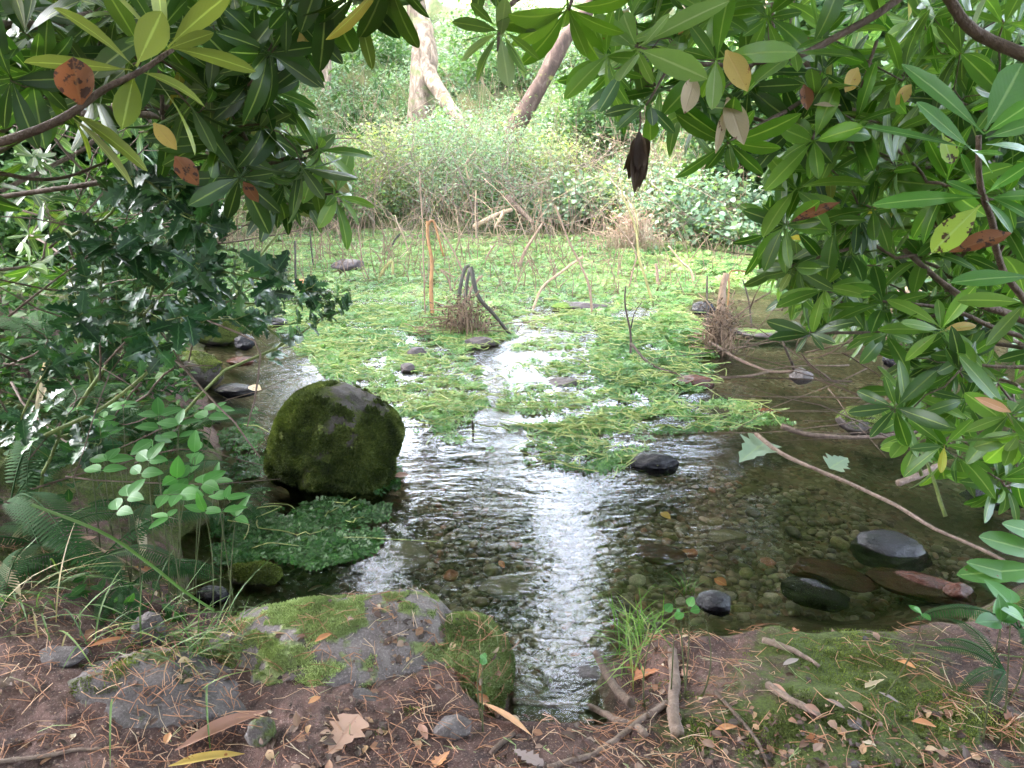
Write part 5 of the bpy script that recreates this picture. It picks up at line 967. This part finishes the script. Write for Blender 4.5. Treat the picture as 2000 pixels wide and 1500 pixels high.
e = empty('lone_grass', bpt(0, 930, 1.5), 'single long broad grass blade lying down the left bank to the corner of the water', 'grass'); mb = MB(); pth = spline([D(60, 985, 1.45), D(200, 1040, 1.42), D(290, 1100, 1.42), D(360, 1155, 1.42), D(418, 1192, 1.42)], 14); tg = nrm(np.gradient(pth, axis=0)); s_ = nrm(np.cross(tg, [0, 0, 1.])); wv = np.linspace(.0045, .003, 14)[:, None]
V = np.concatenate([pth-s_*wv, pth+[0, 0, -.002], pth+s_*wv]); i_ = np.arange(13); mb.add(V, np.concatenate([np.stack([i_, i_+1, i_+15, i_+14], -1), np.stack([i_+14, i_+15, i_+29, i_+28], -1)]), None, np.c_[np.repeat([-1, 0, 1], 14), np.tile(np.linspace(0, 1, 14), 3)], .4); mb.build('blade', M['grass'], e)

mb = MB()
for _ in range(80):
    q = sample_px([(1440, 500), (2000, 480), (2000, 900), (1700, 880), (1480, 720)], 1)[0]; d = rng.uniform(2.3, 4.0); a = D(q[0], q[1], d); a[2] = max(a[2], .04); v = nrm(rng.normal(size=3)*[1, .5, .35]+[-.4, 0, -.05])*rng.uniform(.2, .8); b = a+v; b[2] = max(b[2], .02)
    tube(mb, wobble(spline([a, (a+b)/2+rng.normal(size=3)*.05*[1, 1, .3], b], 8), .05, 3), np.linspace(.004, .0012, 8)*rng.uniform(.5, 1.3), 4)
tag(mb.build('overhanging_twigs', M['twig_brn']), 'tangle of thin bare twigs low over the dark water at right', 'twigs', kind='stuff')
# thin twigs and stems criss-crossing the left bank
mb = MB()
for _ in range(70):
    q = sample_px([(0, 180), (300, 200), (420, 330), (420, 620), (300, 900), (0, 1000)], 1)[0]; d = rng.uniform(2.0, 3.6) if q[1] < 600 else rng.uniform(1.8, 2.4); a = D(q[0], q[1], d); v = nrm(rng.normal(size=3)*[1, .5, .6]+[.4, 0, .3])*rng.uniform(.2, .8); k = max(0, float(H(a[0], a[1]))+.02-a[2]); a[2] += k
    tube(mb, wobble(spline([a, a+v*.5+rng.normal(size=3)*.05, a+v], 8), .05, 3), np.linspace(.004, .0015, 8)*rng.uniform(.5, 1.2), 4)
tag(mb.build('bare_twigs', M['twig_brn']), 'tangle of thin bare twigs in the shade of the left bank', 'twigs', kind='stuff')

# ------------------------------------------------------------------ the near bank: roots, sticks, leaves, needles
def gline(pts, lift=.006): 
    a = np.array(pts, float); return Gp(a[:, 0], a[:, 1], 0)+np.array([0, 0, lift])
def root(label, pts, r0, r1, m='root', name='root', lift=.003, cat='root'):
    p = spline(gline(pts, lift), 26); p[:, 2] = np.maximum(p[:, 2], H(p[:, 0], p[:, 1])+lift) if lift < .01 else p[:, 2]
    k = np.ones(5)/5; p[2:-2, 2] = np.convolve(p[:, 2], k, 'valid'); p = wobble(p, .006, 12); mb = MB(); tube(mb, p, np.linspace(r0, r1, 26)*(1+.2*(rng.random(26)-.5)), 9, .5, .1); return tag(mb.build(name, M[m]), label, cat)
root('thick pale root running down the bank below the grass tuft', [(1312, 1272), (1318, 1330), (1314, 1390), (1322, 1440)], .011, .014)
root('long thin root curving from the thick root to the bottom edge', [(1300, 1376), (1265, 1400), (1215, 1440), (1150, 1478), (1070, 1500)], .007, .005)
root('brown root along the edge of the little inlet', [(1000, 1372), (1080, 1382), (1150, 1388), (1210, 1410), (1260, 1440)], .007, .008)
root('short peeled root among needles at right', [(1490, 1252), (1530, 1268), (1570, 1285), (1600, 1305)], .008, .004)
root('long dark twig slanting down the right bank', [(1395, 1352), (1430, 1390), (1470, 1440), (1500, 1500)], .004, .003, 'twig_brn', 'twig', cat='twig')
root('reddish buried root in the moss at right', [(1500, 1340), (1545, 1370), (1605, 1405)], .008, .006)
root('thin pale stem lying along the right bank', [(1640, 1236), (1760, 1255), (1900, 1276), (2010, 1284)], .0022, .0018, 'twig_grn', 'stem', cat='stem')
root('short forked stick at the bottom centre', [(960, 1475), (985, 1452), (1003, 1437)], .006, .004, 'twig_brn', 'stick', cat='stick')
root('pale upright stub behind the orange leaf', [(972, 1400), (976, 1380), (980, 1362)], .006, .005, 'root', 'stick', cat='stick')
root('grey stick lying along the bottom left edge', [(0, 1490), (60, 1482), (130, 1470), (200, 1462)], .004, .003, 'root', 'stick', cat='stick')
root('thin root crossing the low flat rock', [(325, 1345), (345, 1375), (362, 1400), (380, 1430)], .004, .003, 'twig_brn')
root('straight reddish twig lying by the corner of the water', [(335, 1255), (365, 1238), (395, 1220)], .004, .003, 'straw', 'twig', lift=.012, cat='twig')
root('thin twig on top of the mossy slab', [(650, 1190), (680, 1180), (706, 1174)], .002, .0015, 'twig_brn', 'twig', cat='twig')
root('bleached twig pointing right below the long grass', [(180, 1068), (240, 1100), (290, 1130)], .003, .002, 'straw', 'twig', lift=.01, cat='twig')
def water_leaf(label, p0, p1, W, m, T=MAPLE, z=.02, rnd=.5, d=.0):
    a = P(p0[0], p0[1], z); b = P(p1[0], p1[1], z+d); mb = MB(); leaves(mb, a, b-a, np.array([[0, -.3, 1.]]), np.linalg.norm(b-a), W, T, .1, .15, rnd, .06, .05); return tag(mb.build('leaf', M[m]), label, 'leaf', 'leaves on the water and its branches')
water_leaf('pale green lobed leaf at the tip of the long bare branch', (1500, 862), (1448, 890), .13, 'bush_b', z=.05, rnd=.9, d=.05)
water_leaf('smaller pale green lobed leaf halfway along the long bare branch', (1620, 915), (1658, 890), .09, 'bush_b', z=.05, rnd=.9, d=.03)
water_leaf('rusty drowned leaf floating above the dark boulder', (1470, 800), (1530, 803), .03, 'dead_brn', DRY, .004)
water_leaf('orange brown fallen leaf caught on the holly sprig', (580, 545), (600, 575), .07, 'dead_oran', MAPLE, .16, .2)
water_leaf('pale yellow leaf on the long black wet stone', (485, 755), (510, 760), .05, 'dead_pale', DRY, .04)
water_leaf('brown curled leaf at the right foot of the boulder', (770, 930), (800, 925), .03, 'dead_pink', DRY, .02)
water_leaf('yellow green leaf lying on the bed at mid right', (1290, 1000), (1310, 1012), .03, 'dead_yel', DRY, -.05)
water_leaf('orange leaf glimmering on the bed left of the bright reflection', (975, 1095), (985, 1108), .02, 'dead_oran', DRY, -.07, 0)
water_leaf('orange leaf on the bed by the dark edge stone', (1395, 1130), (1420, 1142), .035, 'dead_oran', DRY, -.06, 0)
e = branch('leaning_stick', 'dark smooth stick leaning from the soil into the little inlet', [P(1163, 1275, .06), P(1185, 1320, .10), P(1205, 1350, .13), P(1232, 1372, .15)], .0085, .010, 'twig_brn', 'stick', wob=.006)

from mathutils.bvhtree import BVHTree
from mathutils import Vector
def surf(objs):
    vs = []; fs = []; n0 = 0
    for o in objs:
        me = o.data; v = np.empty(len(me.vertices)*3, np.float32); me.vertices.foreach_get('co', v); v = v.reshape(-1, 3)+(np.array(o.parent.location) if o.parent else 0); vs.append(v); fs += [[i+n0 for i in p.vertices] for p in me.polygons]; n0 += len(v)
    return BVHTree.FromPolygons([tuple(a) for a in np.concatenate(vs)], fs)
rocks = [o for o in COL.objects if o.type == 'MESH' and o.name.split('.')[0] == 'stone' and (np.linalg.norm(np.array((o.parent or o).location)[:2]-[-.4, 1.35]) < .7 if o.parent else True)]
BV = surf(rocks)
def top(x, y):
    z = float(H(x, y)); h = BV.ray_cast(Vector((x, y, 1.0)), Vector((0, 0, -1)))
    if h[0] is not None and h[0].z > z: return h[0].z, np.array(h[1])
    e_ = .02; n_ = nrm(np.array([-(float(H(x+e_, y))-z)/e_, -(float(H(x, y+e_))-z)/e_, 1])); return z, n_
def pick(px, py, g_=None, n_=None):     # the visible near surface at a pixel: rocks or soil
    if g_ is None: g_ = Gp(px, py)
    r = ray(px, py); h = BV.ray_cast(Vector(CAM), Vector(nrm(r)))
    if h[0] is not None and np.linalg.norm(np.array(h[0])-CAM) < np.linalg.norm(g_-CAM): return np.array(h[0]), np.array(h[1])
    return (g_, n_) if n_ is not None else (g_, top(g_[0], g_[1])[1])
def picks(q):
    g_ = Gp(q[:, 0], q[:, 1]); e_ = .02; z = H(g_[:, 0], g_[:, 1]); n_ = nrm(np.stack([-(H(g_[:, 0]+e_, g_[:, 1])-z)/e_, -(H(g_[:, 0], g_[:, 1]+e_)-z)/e_, 1+0*z], -1))
    return [pick(q[i, 0], q[i, 1], g_[i], n_[i]) for i in range(len(q))]
def fallen(label, p0, p1, W, m, T=DRY, curl=.1, fold=.1, droop=.05, wavy=.05, lift=.008, name='fallen_leaf', rnd=.5, tilt=0.0, grp='fallen leaves on the near bank'):
    a, na = pick(*p0); b, nb = pick(*p1); mb = MB(); n_ = nrm(na+nb+[tilt, 0, .3]); a = a+n_*lift; b = b+n_*lift; leaves(mb, a, b-a, n_, np.linalg.norm(b-a), W, T, droop, fold, rnd, wavy, curl); return tag(mb.build(name, M[m]), label, 'leaf', grp)
fallen('big long folded pinkish brown leaf at bottom left', (348, 1475), (535, 1386), .034, 'dead_pink', curl=.22, fold=.3, lift=.014)
fallen('long yellow ochre leaf on the bottom edge below the big folded one', (330, 1508), (482, 1472), .02, 'dead_yel', curl=.2, fold=.25, droop=.1, lift=.014)
fallen('bright orange pointed leaf lying near the bottom centre', (930, 1380), (1040, 1442), .026, 'dead_oran', curl=.15, fold=.2, rnd=.9, lift=.012)
fallen('large pale pink brown leaf flat on the soil left of centre bottom', (700, 1400), (640, 1478), .062, 'dead_pink', MAPLE, .02, .02, rnd=.9, lift=.006)
fallen('grey brown lobed leaf at the bottom centre', (1000, 1470), (1060, 1500), .04, 'dead_grey', OAK, .05, .05)
fallen('torn orange leaf scrap on the bottom edge', (850, 1505), (880, 1470), .022, 'dead_oran', MAPLE, .1, rnd=.3)
fallen('yellow curled leaf by the left edge', (-15, 1100), (42, 1168), .03, 'dead_pale', curl=.1, lift=.012)
fallen('pale yellow jagged leaf on the left bank under the grass', (10, 1075), (88, 998), .022, 'dead_pale', curl=.15, lift=.02, rnd=.3)
fallen('pale spotted leaf hanging over the litter below the seedling', (258, 1020), (272, 1100), .034, 'dead_pale', curl=.05, lift=.03, tilt=.2, rnd=.1)
fallen('grey oak leaf on the left litter', (10, 1130), (110, 1090), .05, 'dead_grey', OAK, .1, .05, lift=.01)
fallen('purplish grey oak leaf behind the pointed stone', (270, 1185), (355, 1175), .035, 'dead_grey', OAK, .1, .05, rnd=.4)
fallen('pale grey oak leaf along the top of the low flat rock', (230, 1290), (335, 1272), .03, 'dead_grey', OAK, .05, .05, rnd=1.)
fallen('red brown leaf left of the pointed stone', (140, 1255), (215, 1262), .04, 'dead_brn', curl=.1)
fallen('bright orange curled leaf by the pointed stone', (170, 1270), (255, 1245), .015, 'dead_oran', curl=.2, rnd=.1)
fallen('pink brown leaf in the litter under the long grass', (140, 1065), (190, 1050), .035, 'dead_pink', MAPLE, .1)
fallen('rusty brown leaf by the water corner', (255, 1110), (325, 1130), .025, 'dead_brn', rnd=.9)
fallen('large brown leaf on the left bank behind the seedling', (215, 780), (262, 800), .06, 'dead_brn', MAPLE, .1, rnd=.9)
fallen('thin pale twisted leaf hanging at the left bank', (80, 715), (52, 845), .03, 'dead_pale', curl=.3, wavy=.12, lift=.1)
fallen('small orange leaf upright beside the big folded leaf', (325, 1465), (333, 1440), .014, 'dead_oran', curl=.2, lift=.014)
fallen('orange brown leaf scrap on top of the mossy slab', (615, 1258), (650, 1240), .014, 'dead_oran', curl=.2, rnd=.3)
fallen('small pinkish leaf tip on the slab edge by the water', (600, 1160), (632, 1145), .014, 'dead_pink', curl=.2, lift=.01)
fallen('reddish scrap right of the bright mossy rock foot', (925, 1355), (955, 1370), .016, 'dead_oran', curl=.1, rnd=.1)
fallen('orange scrap against the lower edge of the bright mossy rock', (925, 1330), (940, 1350), .012, 'dead_brn', curl=.1, rnd=1)
fallen('pale ochre leaf scrap right of the orange pointed leaf', (990, 1405), (1015, 1415), .018, 'dead_pale', curl=.15)
fallen('orange leaf pile edge under the grass tuft', (1240, 1330), (1290, 1310), .03, 'dead_oran', MAPLE, .15, rnd=.0)
fallen('rusty leaf tucked under the grass tuft', (1255, 1320), (1225, 1300), .02, 'dead_brn', curl=.1)
fallen('bright red orange scrap on the right bank edge', (1550, 1240), (1562, 1225), .014, 'dead_oran', MAPLE, .2, rnd=0.)
fallen('orange and white leaf tip on the right bank', (1395, 1430), (1440, 1422), .013, 'dead_oran', curl=.25, rnd=.6)
fallen('pinkish grey leaf half buried in the right moss', (1502, 1340), (1540, 1368), .02, 'dead_pink', curl=.15)
fallen('pinkish grey leaf lower in the right moss', (1568, 1380), (1605, 1405), .02, 'dead_pink', curl=.15, rnd=.2)
fallen('small grey spindle leaf on the right bank', (1610, 1370), (1650, 1388), .012, 'dead_grey', curl=.1)
fallen('pale spindle leaf right of the grey one', (1715, 1358), (1755, 1378), .012, 'dead_grey', curl=.1, rnd=1.)
fallen('pale grey leaf near the peeled root', (1528, 1305), (1560, 1290), .014, 'dead_grey', curl=.1, rnd=1.)
fallen('orange leaf curl on the far right bank', (1750, 1295), (1790, 1310), .014, 'dead_oran', curl=.25)
fallen('ochre leaf scrap at right', (1690, 1350), (1730, 1330), .016, 'dead_pale', MAPLE, .1)
fallen('orange brown leaf in the right needles', (1780, 1415), (1830, 1425), .018, 'dead_oran', curl=.2, rnd=.2)
fallen('rust leaf at the lower right', (1575, 1445), (1600, 1460), .02, 'dead_brn', MAPLE, .2)
fallen('brown leaf at the lower right edge', (1960, 1410), (1990, 1400), .02, 'dead_brn', MAPLE, .2)
fallen('brown round leaf beside the thick root', (1332, 1315), (1350, 1325), .02, 'dead_pink', ROUND if 0 else MAPLE, .05)
fallen('dark leaf scrap at the left edge of the bank', (0, 1335), (25, 1345), .04, 'dead_dark', MAPLE, .1, rnd=1)
fallen('pale leaf scrap left of the mossy slab', (345, 1300), (375, 1295), .018, 'dead_pale', curl=.25)
fallen('bleached small leaf between the rocks', (375, 1255), (385, 1225), .014, 'dead_pale', curl=.25)
fallen('orange scrap below the small smooth stone', (600, 1380), (625, 1365), .012, 'dead_oran', curl=.2)
fallen('brown scrap beside the small dark stone', (820, 1420), (835, 1450), .016, 'dead_pink', curl=.2)
o = gstone(1670, 1417, (.014, .009, .006), 'smooth grey oval pebble lying on the right bank', M['st_grey'], 91, name='pebble', rot=-.8)

# needles, crumbs and moss: three masses nobody could count
bank = [(-80, 1000), (60, 1060), (200, 1080), (330, 1110), (420, 1170), (560, 1200), (700, 1130), (860, 1170), (985, 1240), (1000, 1372), (1200, 1372), (1220, 1290), (1240, 1225), (1400, 1215), (1880, 1195), (2080, 1150), (2080, 1560), (-80, 1560)]
q = sample_px(bank, 2700); keep = rng.random(len(q)) < .35+.65*sstep(0, .1, fbm(np.c_[q/260, q[:, :1]*0], 1, 3, 5)+.05); q = q[keep]; mb = MB()
for a, n_ in picks(q):
    if a[2] < .03: continue
    l = rng.uniform(.02, .065); an = rng.uniform(0, pi) if rng.random() < .5 else rng.normal()*.5+2.6; dv = np.array([cos(an), sin(an), 0]); dv = nrm(dv-n_*(dv@n_)); m_ = a+dv*l*.5+np.array([rng.normal(), rng.normal(), 0])*.004; c = rng.random(); up_ = n_*rng.uniform(.001, .006)
    for k in range(1 if rng.random() < .6 else 2):
        b = a+dv*l+n_*rng.normal()*.003; b[:2] += rng.normal(size=2)*.006; tube(mb, np.array([a+up_, m_+up_+n_*.003, b+up_]), rng.uniform(.0005, .001), 3, c, cap=False)
tag(mb.build('pine_needles', M['needle']), 'scattered orange brown pine needles over the near bank', 'pine needles', kind='stuff')
q = sample_px(bank, 5200); q = q[rng.random(len(q)) < .12+.9*sstep(.0, .14, fbm(np.c_[q/200, q[:, :1]*0], 1, 3, 15))]; mb = MB(); ps = []; ns = []
for a, n_ in picks(q):
    if a[2] > .03: ps.append(a+n_*.003); ns.append(n_)
ps = np.array(ps); ns = np.array(ns); s_ = .003+.016*rng.random(len(ps))**3.2
leaves(mb, ps, rng.normal(size=ps.shape)*[1, 1, .3], ns+rng.normal(size=ps.shape)*.3, s_*1.6, s_, LANCE, .2, .3, wavy=.2, curl=.1)
M['litter'] = leafmat('litter_scrap', [(0, (.04, .024, .02)), (.45, (.12, .065, .05)), (.7, (.28, .14, .08)), (.85, (.26, .18, .15)), (.93, (.5, .3, .16)), (1, (.55, .47, .36))], .7, .05, (.2, .12, .08), .3, ribf=.1)
tag(mb.build('leaf_litter', M['litter']), 'crumbs and scraps of dead leaves over the near bank', 'leaf litter', kind='stuff')
gx_ = sample_px(bank, 150000); p = Gp(gx_[:, 0], gx_[:, 1]); ok = p[:, 2] > .03; p = p[ok]
mk = .42+fbm2(p[:, 0], p[:, 1], 1.8, 3, 9)*.9+.06*sstep(.6, 1.5, p[:, 0])+.04*sstep(-.5, -1.2, p[:, 0])-.25*sstep(.5, 0, np.abs(p[:, 0]-.1))+fbm(p, 16, 4, 4)*1.1
p = p[mk > .68][:32000]; mb = MB(); n = len(p); leaves(mb, p+[0, 0, -.001], rng.normal(size=(n, 3))*.5+[0, 0, 1], rdir(n), .003+.004*rng.random(n), .0022, TINY, 0, 0, rnd=np.clip(.45+fbm(p, 6, 3, 8)*1.5+rng.normal(size=n)*.15, 0, 1))
tag(mb.build('moss', M['moss_tuft']), 'low green moss growing in patches on the near bank soil', 'moss', kind='stuff')
